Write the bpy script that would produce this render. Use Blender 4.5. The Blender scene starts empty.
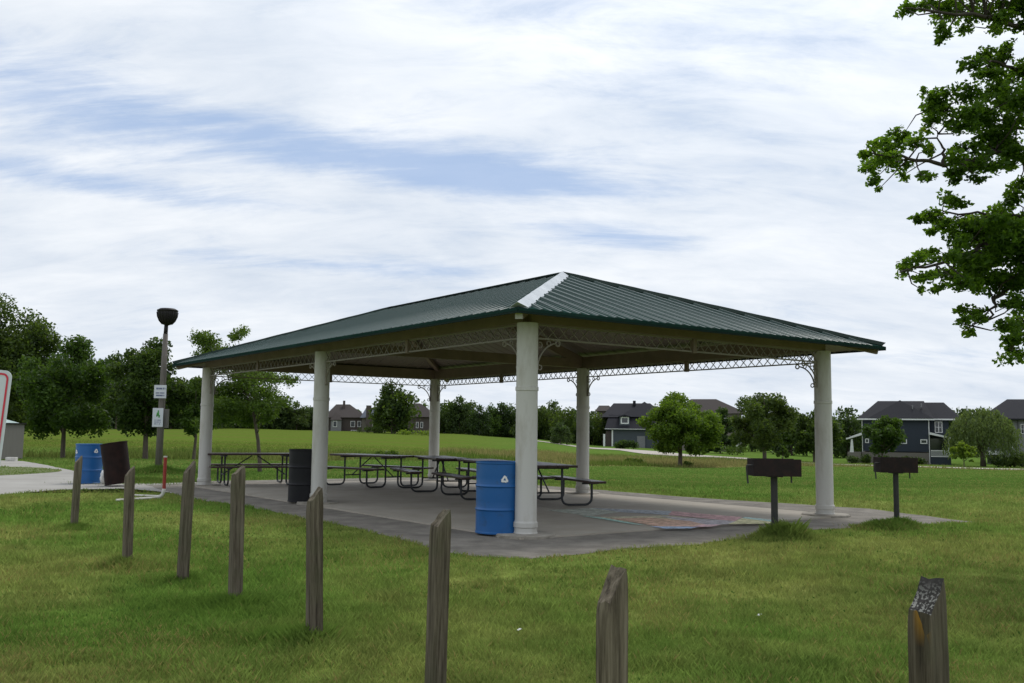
import bpy, bmesh, math, random
import numpy as np
from mathutils import Vector, Matrix
PI = math.pi
random.seed(7)
S = bpy.context.scene
C = S.collection

# ------------------------------------------------------------------ camera, light, exposure
F, PITCH, ROLL, CH = 960.0, 0.0947, 0.0117, 1.25
cd = bpy.data.cameras.new('camera'); cam = bpy.data.objects.new('camera', cd); C.objects.link(cam)
cd.sensor_width = 36; cd.lens = 36*F/1024; cd.clip_start = 0.05; cd.clip_end = 8000
cam.matrix_world = Matrix.Translation((0, 0, CH)) @ Matrix.Rotation(PI/2+PITCH, 4, 'X') @ Matrix.Rotation(ROLL, 4, 'Z')
S.camera = cam
SUN_EL, SUN_AZ = math.radians(60), math.radians(28)      # azimuth clockwise from +Y
w = bpy.data.worlds.new("World"); S.world = w; w.use_nodes = True
nt = w.node_tree; nt.nodes.clear()
def WN(t, **k):
    n = nt.nodes.new(t)
    for a, b in k.items(): setattr(n, a, b)
    return n
def wmath(op, a, b=None, c=None, clamp=False):
    n = WN('ShaderNodeMath', operation=op); n.use_clamp = clamp
    for i, v in enumerate((a, b, c)):
        if v is None: continue
        if isinstance(v, (int, float)): n.inputs[i].default_value = v
        else: nt.links.new(v, n.inputs[i])
    return n.outputs[0]
sky = WN('ShaderNodeTexSky', sky_type='NISHITA'); sky.sun_disc = False
sky.sun_elevation = SUN_EL; sky.sun_rotation = SUN_AZ; sky.air_density = 1.0; sky.dust_density = 1.6; sky.ozone_density = 1.6
tc = WN('ShaderNodeTexCoord'); sep = WN('ShaderNodeSeparateXYZ'); nt.links.new(tc.outputs['Generated'], sep.inputs[0])
X, Y, Z = sep.outputs
zc = wmath('ADD', wmath('MAXIMUM', Z, 0.0), 0.32)
px, py = wmath('DIVIDE', X, zc), wmath('DIVIDE', Y, zc)
comb = WN('ShaderNodeCombineXYZ'); nt.links.new(px, comb.inputs[0]); nt.links.new(py, comb.inputs[1])
def wnoise(scale, sx, sy, rot, detail=8, rough=.55, dist=.0, loc=0):
    m = WN('ShaderNodeMapping'); nt.links.new(comb.outputs[0], m.inputs[0]); m.inputs['Scale'].default_value = (sx, sy, 1)
    m.inputs['Rotation'].default_value = (0, 0, rot); m.inputs['Location'].default_value = (loc, loc*.7, 0)
    n = WN('ShaderNodeTexNoise'); nt.links.new(m.outputs[0], n.inputs['Vector'])
    n.inputs['Scale'].default_value = scale; n.inputs['Detail'].default_value = detail
    n.inputs['Roughness'].default_value = rough; n.inputs['Distortion'].default_value = dist
    return n.outputs[0]
az = wmath('ARCTAN2', X, Y); el = wmath('ARCSINE', Z)
n1 = wnoise(2.0, .8, 1.4, .25, 9, .60, .5, 3.1)
n2 = wnoise(6.0, .7, 1.8, .22, 12, .66, .35, 8.0)
n3 = wnoise(2.2, .8, 1.3, 0, 5, .55, .4, 5.0)
# bands of thin cloud where the blue shows: gaussians over azimuth and elevation, torn by the noise
def band(a0, e0, wa, we, slope, amp):
    da = wmath('SUBTRACT', az, a0)
    de = wmath('SUBTRACT', wmath('SUBTRACT', el, e0), wmath('MULTIPLY', da, slope))
    q = wmath('ADD', wmath('POWER', wmath('ABSOLUTE', wmath('DIVIDE', da, wa)), 2.0), wmath('POWER', wmath('ABSOLUTE', wmath('DIVIDE', de, we)), 2.0))
    return wmath('MULTIPLY', wmath('EXPONENT', wmath('MULTIPLY', q, -1.0)), amp)
gap = band(-.25, .288, .37, .030, -.05, .46)
for g in ((-.42, .232, .15, .014, -.05, .40), (-.18, .168, .18, .011, -.02, .40), (-.02, .262, .16, .014, -.08, .40), (.10, .205, .10, .016, -.1, .38), (-.46, .33, .12, .025, 0, .30),
          (.25, .40, .3, .12, .1, .17), (-.05, .46, .25, .05, .1, .16), (.42, .078, .16, .010, 0, .22), (.3, .12, .1, .02, 0, .15),
          (2.6, .5, .8, .25, .1, .35), (-2.2, .6, .7, .2, .1, .35)):
    gap = wmath('ADD', gap, band(*g))
n4 = wnoise(9.0, .8, 1.2, .1, 6, .6, .2, 21.0)
n5 = wnoise(11.0, .35, 3.2, .16, 8, .6, .3, 33.0)
gap = wmath('MULTIPLY', gap, wmath('ADD', -.25, wmath('ADD', wmath('MULTIPLY', n4, 1.1), wmath('MULTIPLY', n5, 1.5))))
cov = wmath('ADD', wmath('MULTIPLY', n1, .62), wmath('ADD', wmath('MULTIPLY', n2, .72), wmath('MULTIPLY', n4, .31)))
cov = wmath('SUBTRACT', wmath('ADD', cov, .20), gap)
mr = WN('ShaderNodeMapRange', interpolation_type='SMOOTHSTEP'); nt.links.new(cov, mr.inputs[0])
mr.inputs[1].default_value = .42; mr.inputs[2].default_value = .96; mr.inputs[3].default_value = .30; mr.inputs[4].default_value = 1.0
cr = WN('ShaderNodeValToRGB'); nt.links.new(wmath('ADD', wmath('MULTIPLY', n3, .6), wmath('MULTIPLY', n2, .4)), cr.inputs[0])
cr.color_ramp.elements[0].position = .35; cr.color_ramp.elements[0].color = (.60, .67, .77, 1)
cr.color_ramp.elements[1].position = .62; cr.color_ramp.elements[1].color = (.83, .865, .91, 1)
# the cloud veil glows round the hidden sun
sd = (math.sin(SUN_AZ)*math.cos(SUN_EL), math.cos(SUN_AZ)*math.cos(SUN_EL), math.sin(SUN_EL))
dp = WN('ShaderNodeVectorMath', operation='DOT_PRODUCT'); nt.links.new(tc.outputs['Generated'], dp.inputs[0]); dp.inputs[1].default_value = sd
glow = wmath('ADD', 1.0, wmath('MULTIPLY', wmath('POWER', wmath('MAXIMUM', dp.outputs['Value'], 0.0), 7.0), .75))
vs = WN('ShaderNodeVectorMath', operation='SCALE'); nt.links.new(cr.outputs[0], vs.inputs[0]); nt.links.new(wmath('MULTIPLY', glow, 11.0), vs.inputs['Scale'])
tint = WN('ShaderNodeMix', data_type='RGBA', blend_type='MIX')
nt.links.new(sky.outputs[0], tint.inputs[6]); tint.inputs[7].default_value = (3.1, 4.9, 8.3, 1); tint.inputs[0].default_value = .72
mx = WN('ShaderNodeMix', data_type='RGBA'); nt.links.new(mr.outputs[0], mx.inputs[0])
nt.links.new(tint.outputs[2], mx.inputs[6]); nt.links.new(vs.outputs[0], mx.inputs[7])
bg = WN('ShaderNodeBackground'); bg.inputs[1].default_value = 0.1; nt.links.new(mx.outputs[2], bg.inputs[0])
out = WN('ShaderNodeOutputWorld'); nt.links.new(bg.outputs[0], out.inputs[0])
sl = bpy.data.lights.new('sun', 'SUN'); sl.energy = 1.6; sl.angle = math.radians(16); sl.color = (1, .96, .9)
so = bpy.data.objects.new('sun', sl); C.objects.link(so)
so.rotation_euler = Vector(sd).to_track_quat('Z', 'Y').to_euler(); so.location = (30, 30, 60)
S.view_settings.view_transform = 'Standard'; S.view_settings.look = 'None'; S.view_settings.exposure = 0; S.view_settings.gamma = 1
S.view_settings.use_curve_mapping = False
S.render.engine = 'CYCLES'
S.cycles.max_bounces = 6; S.cycles.transparent_max_bounces = 8

# ------------------------------------------------------------------ geometry of the place
A0 = np.array([.1907, 11.776]); TH = .630
ea = np.array([math.cos(TH), math.sin(TH)]); eb = np.array([-math.sin(TH), math.cos(TH)])
BAY, WID = 5.86, 5.88
def L(a, b, z=0.0):
    p = A0+a*ea+b*eb; return Vector((p[0], p[1], z))
def ray(u, v):
    du, dv = u-512, v-341.5
    x = du*math.cos(ROLL)+dv*math.sin(ROLL); y = -du*math.sin(ROLL)+dv*math.cos(ROLL)
    up = -y/F; cp, sp = math.cos(PITCH), math.sin(PITCH)
    return Vector((x/F, cp-sp*up, sp+cp*up))
def G(u, v, z=0.0):                     # the place on the ground seen in that direction
    r = ray(u, v); t = (z-CH)/r.z; return Vector((r.x*t, r.y*t, z))
def W(u, v, d):                          # a place d metres ahead in that direction
    r = ray(u, v); t = d/r.y; return Vector((r.x*t, d, CH+r.z*t))
TAB = [(-400, [(38, 0), (48, -.2), (100, .2), (200, 1.8), (420, 2.2), (3000, 0)]),
       (200, [(38, 0), (48, -.25), (100, .15), (200, 1.85), (420, 2.1), (3000, 0)]),
       (330, [(30, 0), (48, -.3), (100, 0), (200, 1.3), (420, 1.4), (3000, 0)]),
       (450, [(26, 0), (60, -.6), (100, -.3), (200, 1.0), (420, 1.0), (3000, 0)]),
       (520, [(25, 0), (62, -.85), (100, -.7), (200, .25), (420, .2), (3000, 0)]),
       (600, [(24, 0), (78, -1.4), (110, -1.45), (190, -1.1), (420, -1), (3000, -1)]),
       (700, [(24, 0), (86, -1.65), (120, -1.45), (190, -1.65), (420, -2), (3000, -2)]),
       (850, [(24, 0), (86, -1.5), (110, -2.0), (133, -2.3), (420, -3), (3000, -3)]),
       (1024, [(24, 0), (80, -1.5), (105, -2.15), (133, -2.5), (420, -3), (3000, -3)]),
       (1400, [(24, 0), (80, -1.5), (105, -2.15), (133, -2.5), (420, -3), (3000, -3)])]
_us = np.array([t[0] for t in TAB], float)
def zt(x, y):
    x = np.asarray(x, float); y = np.asarray(y, float)
    d = np.maximum(y, .7*np.hypot(x, y)); u = np.clip(512+F*x/np.maximum(y, .3*np.hypot(x, y)+1e-6), -400, 1400)
    ld = np.log(np.maximum(d, 1))
    cols = np.array([np.interp(ld, np.log([p[0] for p in t[1]]), [p[1] for p in t[1]]) for t in TAB])
    i = np.clip(np.searchsorted(_us, u)-1, 0, len(TAB)-2); f = (u-_us[i])/(_us[i+1]-_us[i]); f = f*f*(3-2*f)
    take = lambda k: np.take_along_axis(cols, k[None], 0)[0] if k.ndim else cols[k]
    return take(i)*(1-f)+take(i+1)*f
def P(u, d):                             # point of the terrain d metres ahead, in the direction of column u
    x = (u-512+1.3)/F*d; return Vector((x, d, float(zt(x, d))))

# ------------------------------------------------------------------ materials
def mat(name, color, rough=.6, metal=0.0, noise=None, bump=None, spec=.5, color2=None, nscale=5, nstretch=(1, 1, 1), nlo=.35, nhi=.65, bscale=40, bstr=.2, bdist=.01, coord='Object', transl=0.0):
    m = bpy.data.materials.new(name); m.use_nodes = True; t = m.node_tree; b = t.nodes['Principled BSDF']
    b.inputs['Roughness'].default_value = rough; b.inputs['Metallic'].default_value = metal; b.inputs['Specular IOR Level'].default_value = spec
    b.inputs['Base Color'].default_value = (*color, 1)
    tcn = t.nodes.new('ShaderNodeTexCoord'); mp = t.nodes.new('ShaderNodeMapping'); t.links.new(tcn.outputs[coord], mp.inputs[0]); mp.inputs['Scale'].default_value = nstretch
    if color2 is not None:
        n = t.nodes.new('ShaderNodeTexNoise'); n.inputs['Scale'].default_value = nscale; n.inputs['Detail'].default_value = 6; n.inputs['Roughness'].default_value = .65
        t.links.new(mp.outputs[0], n.inputs['Vector'])
        r = t.nodes.new('ShaderNodeMapRange'); r.inputs[1].default_value = nlo; r.inputs[2].default_value = nhi; t.links.new(n.outputs[0], r.inputs[0])
        x = t.nodes.new('ShaderNodeMix'); x.data_type = 'RGBA'; t.links.new(r.outputs[0], x.inputs[0])
        x.inputs[6].default_value = (*color, 1); x.inputs[7].default_value = (*color2, 1); t.links.new(x.outputs[2], b.inputs['Base Color'])
    if bstr and bump:
        n = t.nodes.new('ShaderNodeTexNoise'); n.inputs['Scale'].default_value = bscale; n.inputs['Detail'].default_value = 5; t.links.new(mp.outputs[0], n.inputs['Vector'])
        bp = t.nodes.new('ShaderNodeBump'); bp.inputs['Strength'].default_value = bstr; bp.inputs['Distance'].default_value = bdist
        t.links.new(n.outputs[0], bp.inputs['Height']); t.links.new(bp.outputs[0], b.inputs['Normal'])
    return m
def leafmat(name, c1, c2, c3=None, tr=.45, nscale=1.2):
    m = bpy.data.materials.new(name); m.use_nodes = True; t = m.node_tree; t.nodes.clear()
    N = t.nodes.new; lk = t.links.new
    g = N('ShaderNodeNewGeometry'); tcn = N('ShaderNodeTexCoord'); n = N('ShaderNodeTexNoise'); n.inputs['Scale'].default_value = nscale; n.inputs['Detail'].default_value = 3
    lk(tcn.outputs['Object'], n.inputs['Vector'])
    ad = N('ShaderNodeMath'); ad.operation = 'MULTIPLY_ADD'; lk(g.outputs['Random Per Island'], ad.inputs[0]); ad.inputs[1].default_value = .5; 
    mu = N('ShaderNodeMath'); mu.operation = 'MULTIPLY_ADD'; lk(n.outputs[0], mu.inputs[0]); mu.inputs[1].default_value = 1.5; mu.inputs[2].default_value = -.5
    lk(mu.outputs[0], ad.inputs[2])
    r = N('ShaderNodeValToRGB'); lk(ad.outputs[0], r.inputs[0]); r.color_ramp.elements[0].position = .15; r.color_ramp.elements[1].position = .85
    r.color_ramp.elements[0].color = (*c1, 1); r.color_ramp.elements[1].color = (*c2, 1)
    if c3:
        e = r.color_ramp.elements.new(1.0); e.color = (*c3, 1)
    oi = N('ShaderNodeObjectInfo'); hs = N('ShaderNodeHueSaturation'); lk(r.outputs[0], hs.inputs['Color'])
    vr = N('ShaderNodeMapRange'); lk(oi.outputs['Random'], vr.inputs[0]); vr.inputs[3].default_value = .8; vr.inputs[4].default_value = 1.2; lk(vr.outputs[0], hs.inputs['Value'])
    hr = N('ShaderNodeMapRange'); lk(oi.outputs['Random'], hr.inputs[0]); hr.inputs[3].default_value = .515; hr.inputs[4].default_value = .49; lk(hr.outputs[0], hs.inputs['Hue'])
    b = N('ShaderNodeBsdfPrincipled'); b.inputs['Roughness'].default_value = .55; b.inputs['Specular IOR Level'].default_value = .25; lk(hs.outputs[0], b.inputs['Base Color'])
    tl = N('ShaderNodeBsdfTranslucent'); tb = N('ShaderNodeMix'); tb.data_type = 'RGBA'; tb.blend_type = 'MULTIPLY'; tb.inputs[0].default_value = 1; lk(hs.outputs[0], tb.inputs[6]); tb.inputs[7].default_value = (2.1, 2.0, 1.2, 1); tb.clamp_result = False; lk(tb.outputs[2], tl.inputs[0])
    mxs = N('ShaderNodeMixShader'); mxs.inputs[0].default_value = tr; lk(b.outputs[0], mxs.inputs[1]); lk(tl.outputs[0], mxs.inputs[2])
    o = N('ShaderNodeOutputMaterial'); lk(mxs.outputs[0], o.inputs[0])
    return m
def attrmat(name, attr='col', rough=.7, tr=.3):
    m = bpy.data.materials.new(name); m.use_nodes = True; t = m.node_tree; b = t.nodes['Principled BSDF']
    a = t.nodes.new('ShaderNodeAttribute'); a.attribute_name = attr; t.links.new(a.outputs['Color'], b.inputs['Base Color'])
    b.inputs['Roughness'].default_value = rough; b.inputs['Specular IOR Level'].default_value = .04
    tl = t.nodes.new('ShaderNodeBsdfTranslucent'); t.links.new(a.outputs['Color'], tl.inputs[0])
    mxs = t.nodes.new('ShaderNodeMixShader'); mxs.inputs[0].default_value = tr
    t.links.new(b.outputs[0], mxs.inputs[1]); t.links.new(tl.outputs[0], mxs.inputs[2]); t.links.new(mxs.outputs[0], t.nodes['Material Output'].inputs[0])
    return m
M = {}
M['column'] = mat('column_paint', (.52, .505, .465), .5, color2=(.34, .31, .25), nscale=3.5, nlo=.48, nhi=.80, nstretch=(1.6, 1.6, .45))
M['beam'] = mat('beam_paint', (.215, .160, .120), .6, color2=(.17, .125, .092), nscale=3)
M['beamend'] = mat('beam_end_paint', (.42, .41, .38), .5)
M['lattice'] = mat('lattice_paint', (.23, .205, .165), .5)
M['frame_green'] = mat('roof_metal_green', (.012, .031, .026), .7, .0, spec=.0, color2=(.019, .044, .037), nscale=2.5, nstretch=(1, 1, 1), bump=1, bscale=8, bstr=.08)
M['trim'] = mat('dark_trim', (.012, .024, .020), .9, spec=.1)
M['roof_rib'] = mat('roof_rib_highlight_green', (.020, .048, .040), .33, spec=.24)  # roof green lightened and glossier: the ribs' highlights put partly into their colour
M['hipcap'] = mat('galvanised_flashing', (.34, .37, .40), .5, .0, color2=(.46, .49, .52), nscale=3)
M['concrete'] = mat('concrete', (.32, .285, .232), .85, color2=(.41, .37, .31), nscale=1.3, nlo=.3, nhi=.72, bump=1, bscale=60, bstr=.15, spec=.3)
M['pathconcrete'] = mat('path_concrete', (.26, .245, .22), .85, color2=(.35, .335, .305), nscale=.8, nlo=.3, nhi=.7, bump=1, bscale=50, bstr=.15, spec=.3)
M['footing'] = mat('footing_concrete', (.22, .20, .165), .9, color2=(.33, .30, .25), nscale=9, bump=1, bscale=60)
M['tableplank'] = mat('table_plank', (.038, .016, .012), .38, color2=(.058, .028, .022), nscale=3, nstretch=(1, 12, 12), bump=1, bscale=60, bstr=.1, spec=.45)
M['steel'] = mat('dark_pipe', (.022, .026, .029), .5, .2, color2=(.04, .043, .045), nscale=12)
M['blue'] = mat('blue_paint', (.003, .096, .30), .45, color2=(.010, .065, .17), nscale=7, nlo=.56, nhi=.74, bump=1, bscale=5, bstr=.12, bdist=.02)
M['darkdrum'] = mat('black_drum', (.008, .008, .010), .6, color2=(.013, .013, .014), nscale=5, spec=.25)
M['browndrum'] = mat('brown_drum', (.012, .007, .006), .75, color2=(.026, .012, .009), nscale=6, spec=.2)
M['rust'] = mat('rusted_iron', (.011, .005, .005), .85, color2=(.032, .012, .010), nscale=7, nlo=.45, nhi=.8, bump=1, bscale=40, bstr=.3)
M['iron'] = mat('iron_post', (.02, .021, .023), .6, color2=(.035, .033, .03), nscale=10)
M['white'] = mat('white_paint', (.78, .78, .76), .5)
M['offwhite'] = mat('white_worn_paint', (.62, .61, .57), .5, color2=(.45, .43, .38), nscale=14)
M['red'] = mat('red_paint', (.36, .02, .015), .45, color2=(.25, .03, .02), nscale=9)
M['signred'] = mat('sign_red', (.62, .025, .06), .4)
M['signwhite'] = mat('sign_white', (.62, .64, .68), .35)
M['ink'] = mat('sign_ink', (.08, .10, .22), .6)
M['signgreen'] = mat('sign_green', (.06, .30, .05), .6)
M['lampwood'] = mat('weathered_pole', (.12, .105, .092), .85, color2=(.17, .15, .13), nscale=5, nstretch=(6, 6, .5), bump=1, bscale=30)
M['lampdark'] = mat('lamp_metal', (.014, .012, .011), .6, .0, spec=.3)
M['shed'] = mat('shed_wall', (.13, .12, .11), .8, color2=(.16, .15, .14), nscale=4, nstretch=(9, 9, .4))
M['shedroof'] = mat('shed_roof', (.30, .40, .37), .5, color2=(.38, .47, .44), nscale=2)
M['bark_near'] = mat('bark_near', (.035, .027, .02), .9, color2=(.06, .048, .038), nscale=9, bump=1, bscale=25, bstr=.5)
M['bark'] = mat('bark', (.075, .058, .043), .9, color2=(.13, .105, .08), nscale=6, nstretch=(5, 5, .8), bump=1, bscale=20, bstr=.6)
M['glass'] = mat('window_glass', (.02, .025, .03), .08, spec=.8)
M['bag'] = mat('white_plastic', (.72, .72, .70), .4)
def woodmat(name, lichen=False):
    m = bpy.data.materials.new(name); m.use_nodes = True; t = m.node_tree; b = t.nodes['Principled BSDF']; N = t.nodes.new; lk = t.links.new
    tcn = N('ShaderNodeTexCoord'); oi = N('ShaderNodeObjectInfo')
    va = N('ShaderNodeVectorMath'); va.operation = 'MULTIPLY_ADD'; lk(oi.outputs['Random'], va.inputs[0]); va.inputs[1].default_value = (7, 13, 31); lk(tcn.outputs['Object'], va.inputs[2])
    mp = N('ShaderNodeMapping'); lk(va.outputs[0], mp.inputs[0]); mp.inputs['Scale'].default_value = (34, 34, 1.6)
    n = N('ShaderNodeTexNoise'); n.inputs['Scale'].default_value = 1.5; n.inputs['Detail'].default_value = 8; n.inputs['Roughness'].default_value = .7; lk(mp.outputs[0], n.inputs['Vector'])
    r = N('ShaderNodeValToRGB'); lk(n.outputs[0], r.inputs[0]); e = r.color_ramp.elements
    e[0].position = .33; e[0].color = (.034, .026, .019, 1); e[1].position = .68; e[1].color = (.20, .168, .125, 1)
    k = e.new(.47); k.color = (.10, .082, .058, 1)
    n2_ = N('ShaderNodeTexNoise'); n2_.inputs['Scale'].default_value = 5; lk(va.outputs[0], n2_.inputs['Vector'])
    mg = N('ShaderNodeMix'); mg.data_type = 'RGBA'; r2 = N('ShaderNodeMapRange'); lk(n2_.outputs[0], r2.inputs[0]); r2.inputs[1].default_value = .5; r2.inputs[2].default_value = .8; r2.inputs[4].default_value = .5
    lk(r2.outputs[0], mg.inputs[0]); lk(r.outputs[0], mg.inputs[6]); mg.inputs[7].default_value = (.085, .095, .045, 1)
    colr = mg.outputs[2]
    if lichen:
        s = N('ShaderNodeSeparateXYZ'); lk(tcn.outputs['Object'], s.inputs[0]); 
        gn = N('ShaderNodeNewGeometry'); sn = N('ShaderNodeSeparateXYZ'); lk(gn.outputs['Normal'], sn.inputs[0])
        up = N('ShaderNodeMath'); up.operation = 'GREATER_THAN'; lk(sn.outputs[2], up.inputs[0]); up.inputs[1].default_value = .3
        v = N('ShaderNodeTexNoise'); v.inputs['Scale'].default_value = 140; v.inputs['Detail'].default_value = 3; lk(tcn.outputs['Object'], v.inputs['Vector'])
        gt = N('ShaderNodeMath'); gt.operation = 'GREATER_THAN'; lk(v.outputs[0], gt.inputs[0]); gt.inputs[1].default_value = .54
        low = N('ShaderNodeMapRange'); lk(s.outputs[0], low.inputs[0]); low.inputs[1].default_value = .03; low.inputs[2].default_value = -.01
        mm = N('ShaderNodeMath'); mm.operation = 'MULTIPLY'; lk(up.outputs[0], mm.inputs[0]); lk(gt.outputs[0], mm.inputs[1])
        m3 = N('ShaderNodeMath'); m3.operation = 'MULTIPLY'; lk(mm.outputs[0], m3.inputs[0]); lk(low.outputs[0], m3.inputs[1])
        dk = N('ShaderNodeMix'); dk.data_type = 'RGBA'; lk(up.outputs[0], dk.inputs[0]); lk(colr, dk.inputs[6]); dk.inputs[7].default_value = (.05, .046, .042, 1)
        mw = N('ShaderNodeMix'); mw.data_type = 'RGBA'; lk(m3.outputs[0], mw.inputs[0]); lk(dk.outputs[2], mw.inputs[6]); mw.inputs[7].default_value = (.32, .315, .285, 1)
        # orange algae stain running down the low side face
        dz = N('ShaderNodeMapRange'); lk(s.outputs[2], dz.inputs[0]); dz.inputs[1].default_value = .70; dz.inputs[2].default_value = .80
        dyn = N('ShaderNodeMath'); dyn.operation = 'SUBTRACT'; lk(s.outputs[1], dyn.inputs[0]); dyn.inputs[1].default_value = -.006
        dya = N('ShaderNodeMath'); dya.operation = 'ABSOLUTE'; lk(dyn.outputs[0], dya.inputs[0])
        dym = N('ShaderNodeMapRange'); lk(dya.outputs[0], dym.inputs[0]); dym.inputs[1].default_value = .028; dym.inputs[2].default_value = .008
        f1 = N('ShaderNodeMath'); f1.operation = 'LESS_THAN'; lk(s.outputs[0], f1.inputs[0]); f1.inputs[1].default_value = -.034
        f2 = N('ShaderNodeMath'); f2.operation = 'MULTIPLY'; lk(dz.outputs[0], f2.inputs[0]); lk(dym.outputs[0], f2.inputs[1])
        f3 = N('ShaderNodeMath'); f3.operation = 'MULTIPLY'; lk(f2.outputs[0], f3.inputs[0]); lk(f1.outputs[0], f3.inputs[1])
        f4 = N('ShaderNodeMath'); f4.operation = 'MULTIPLY'; lk(f3.outputs[0], f4.inputs[0]); f4.inputs[1].default_value = .8
        mo = N('ShaderNodeMix'); mo.data_type = 'RGBA'; lk(f4.outputs[0], mo.inputs[0]); lk(mw.outputs[2], mo.inputs[6]); mo.inputs[7].default_value = (.50, .25, .02, 1)
        colr = mo.outputs[2]
    hv = N('ShaderNodeHueSaturation'); hr_ = N('ShaderNodeMapRange'); lk(oi.outputs['Random'], hr_.inputs[0]); hr_.inputs[3].default_value = .72; hr_.inputs[4].default_value = 1.2; lk(hr_.outputs[0], hv.inputs['Value']); hv.inputs['Saturation'].default_value = 1.0; lk(colr, hv.inputs['Color']); colr = hv.outputs[0]
    lk(colr, b.inputs['Base Color']); b.inputs['Roughness'].default_value = .88; b.inputs['Specular IOR Level'].default_value = .2
    bp = N('ShaderNodeBump'); bp.inputs['Strength'].default_value = .7; bp.inputs['Distance'].default_value = .006; lk(n.outputs[0], bp.inputs['Height']); lk(bp.outputs[0], b.inputs['Normal'])
    return m
M['wood'] = woodmat('weathered_wood'); M['woodlichen'] = woodmat('weathered_wood_lichen', True)

# ------------------------------------------------------------------ helpers
def link(name, me, m=None, parent=None, smooth=False):
    o = bpy.data.objects.new(name, me); C.objects.link(o)
    if m is not None:
        for k in (m if isinstance(m, (list, tuple)) else [m]): me.materials.append(k)
    if parent: o.parent = parent
    if smooth: me.polygons.foreach_set('use_smooth', [True]*len(me.polygons))
    return o
def obj(name, bm, m=None, parent=None, smooth=False):
    me = bpy.data.meshes.new(name); bmesh.ops.recalc_face_normals(bm, faces=bm.faces); bm.to_mesh(me); bm.free()
    return link(name, me, m, parent, smooth)
def tag(o, label, cat, group=None, kind=None):
    if label: o['label'] = label
    if cat: o['category'] = cat
    if group: o['group'] = group
    if kind: o['kind'] = kind
    return o
def thing(name, label, cat, loc=(0, 0, 0), rz=0.0, group=None):
    o = bpy.data.objects.new(name, None); C.objects.link(o); o.empty_display_size = .2
    o.location = loc; o.rotation_euler = (0, 0, rz); return tag(o, label, cat, group)
def kids(o): return [c for c in bpy.data.objects if c.parent == o]
def dup(o, loc=None, rz=None, label=None, scale=None, parent=None, group=None):
    c = o.copy(); C.objects.link(c); c.parent = parent
    for ch in kids(o): dup(ch, parent=c)
    if loc is not None: c.location = loc
    if rz is not None: c.rotation_euler = (0, 0, rz)
    if scale is not None: c.scale = scale
    if label: c['label'] = label
    if group: c['group'] = group
    return c
def box(bm, x0, x1, y0, y1, z0, z1, M4=None, bev=0.0):
    r = bmesh.ops.create_cube(bm, size=1, matrix=Matrix.Translation(((x0+x1)/2, (y0+y1)/2, (z0+z1)/2)) @ Matrix.Diagonal((abs(x1-x0), abs(y1-y0), abs(z1-z0), 1)))
    vs = r['verts']
    if bev:
        es = list({e for v in vs for e in v.link_edges})
        q = bmesh.ops.bevel(bm, geom=es, offset=bev, segments=1, affect='EDGES'); vs = list({v for f in q['faces'] for v in f.verts} | {v for v in vs if v.is_valid})
    if M4 is not None: bmesh.ops.transform(bm, matrix=M4, verts=vs)
    return vs
def bar(bm, p, q, w_, h_, up=(0, 0, 1)):       # rectangular bar from p to q, w_ across and h_ along up
    p, q = Vector(p), Vector(q); d = (q-p).normalized(); s = d.cross(Vector(up)).normalized(); u = s.cross(d)
    c = [s*(sx*w_/2)+u*(sy*h_/2) for sx, sy in ((-1, -1), (1, -1), (1, 1), (-1, 1))]
    a = [bm.verts.new(p+k) for k in c]; b = [bm.verts.new(q+k) for k in c]
    for i in range(4): bm.faces.new((a[i], a[(i+1) % 4], b[(i+1) % 4], b[i]))
    bm.faces.new(a[::-1]); bm.faces.new(b)
def tube(bm, pts, rad, n=8, caps=True):
    pts = [Vector(p) for p in pts]; rad = rad if isinstance(rad, (list, tuple)) else [rad]*len(pts)
    rings = []; ref = Vector((0.12, 0.31, .94)).normalized()
    for i, p in enumerate(pts):
        d = (pts[min(i+1, len(pts)-1)]-pts[max(i-1, 0)]).normalized()
        s = d.cross(ref)
        if s.length < .15: s = d.cross(Vector((1, 0, 0)))
        s.normalize()
        if rings: 
            s = (s0-d*s0.dot(d)); s.normalize()
        s0 = s; t = d.cross(s)
        rings.append([bm.verts.new(p+(s*math.cos(2*PI*k/n)+t*math.sin(2*PI*k/n))*rad[i]) for k in range(n)])
    for a, b in zip(rings, rings[1:]):
        for k in range(n): bm.faces.new((a[k], a[(k+1) % n], b[(k+1) % n], b[k]))
    if caps: bm.faces.new(rings[0][::-1]); bm.faces.new(rings[-1])
def lathe(bm, prof, n=32, M4=None, close=True):
    rs = [[bm.verts.new((r*math.cos(2*PI*k/n), r*math.sin(2*PI*k/n), z)) for k in range(n)] for r, z in prof]
    for a, b in zip(rs, rs[1:]):
        for k in range(n): bm.faces.new((a[k], a[(k+1) % n], b[(k+1) % n], b[k]))
    if close: bm.faces.new(rs[0][::-1]); bm.faces.new(rs[-1])
    if M4 is not None: bmesh.ops.transform(bm, matrix=M4, verts=[v for r in rs for v in r])
def sheet(name, pts, z, m, sub=None):
    bm = bmesh.new(); f = bm.faces.new([bm.verts.new((p[0], p[1], z)) for p in pts]); bmesh.ops.triangulate(bm, faces=[f])
    return obj(name, bm, m)
def npmesh(name, verts, nper):                 # verts: (n*nper,3), polygons of nper consecutive vertices
    n = len(verts)//nper; me = bpy.data.meshes.new(name)
    me.vertices.add(n*nper); me.vertices.foreach_set('co', np.asarray(verts, np.float32).ravel())
    me.loops.add(n*nper); me.loops.foreach_set('vertex_index', np.arange(n*nper, dtype=np.int32))
    me.polygons.add(n); me.polygons.foreach_set('loop_start', np.arange(0, n*nper, nper, dtype=np.int32))
    me.update(calc_edges=True); return me
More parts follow.
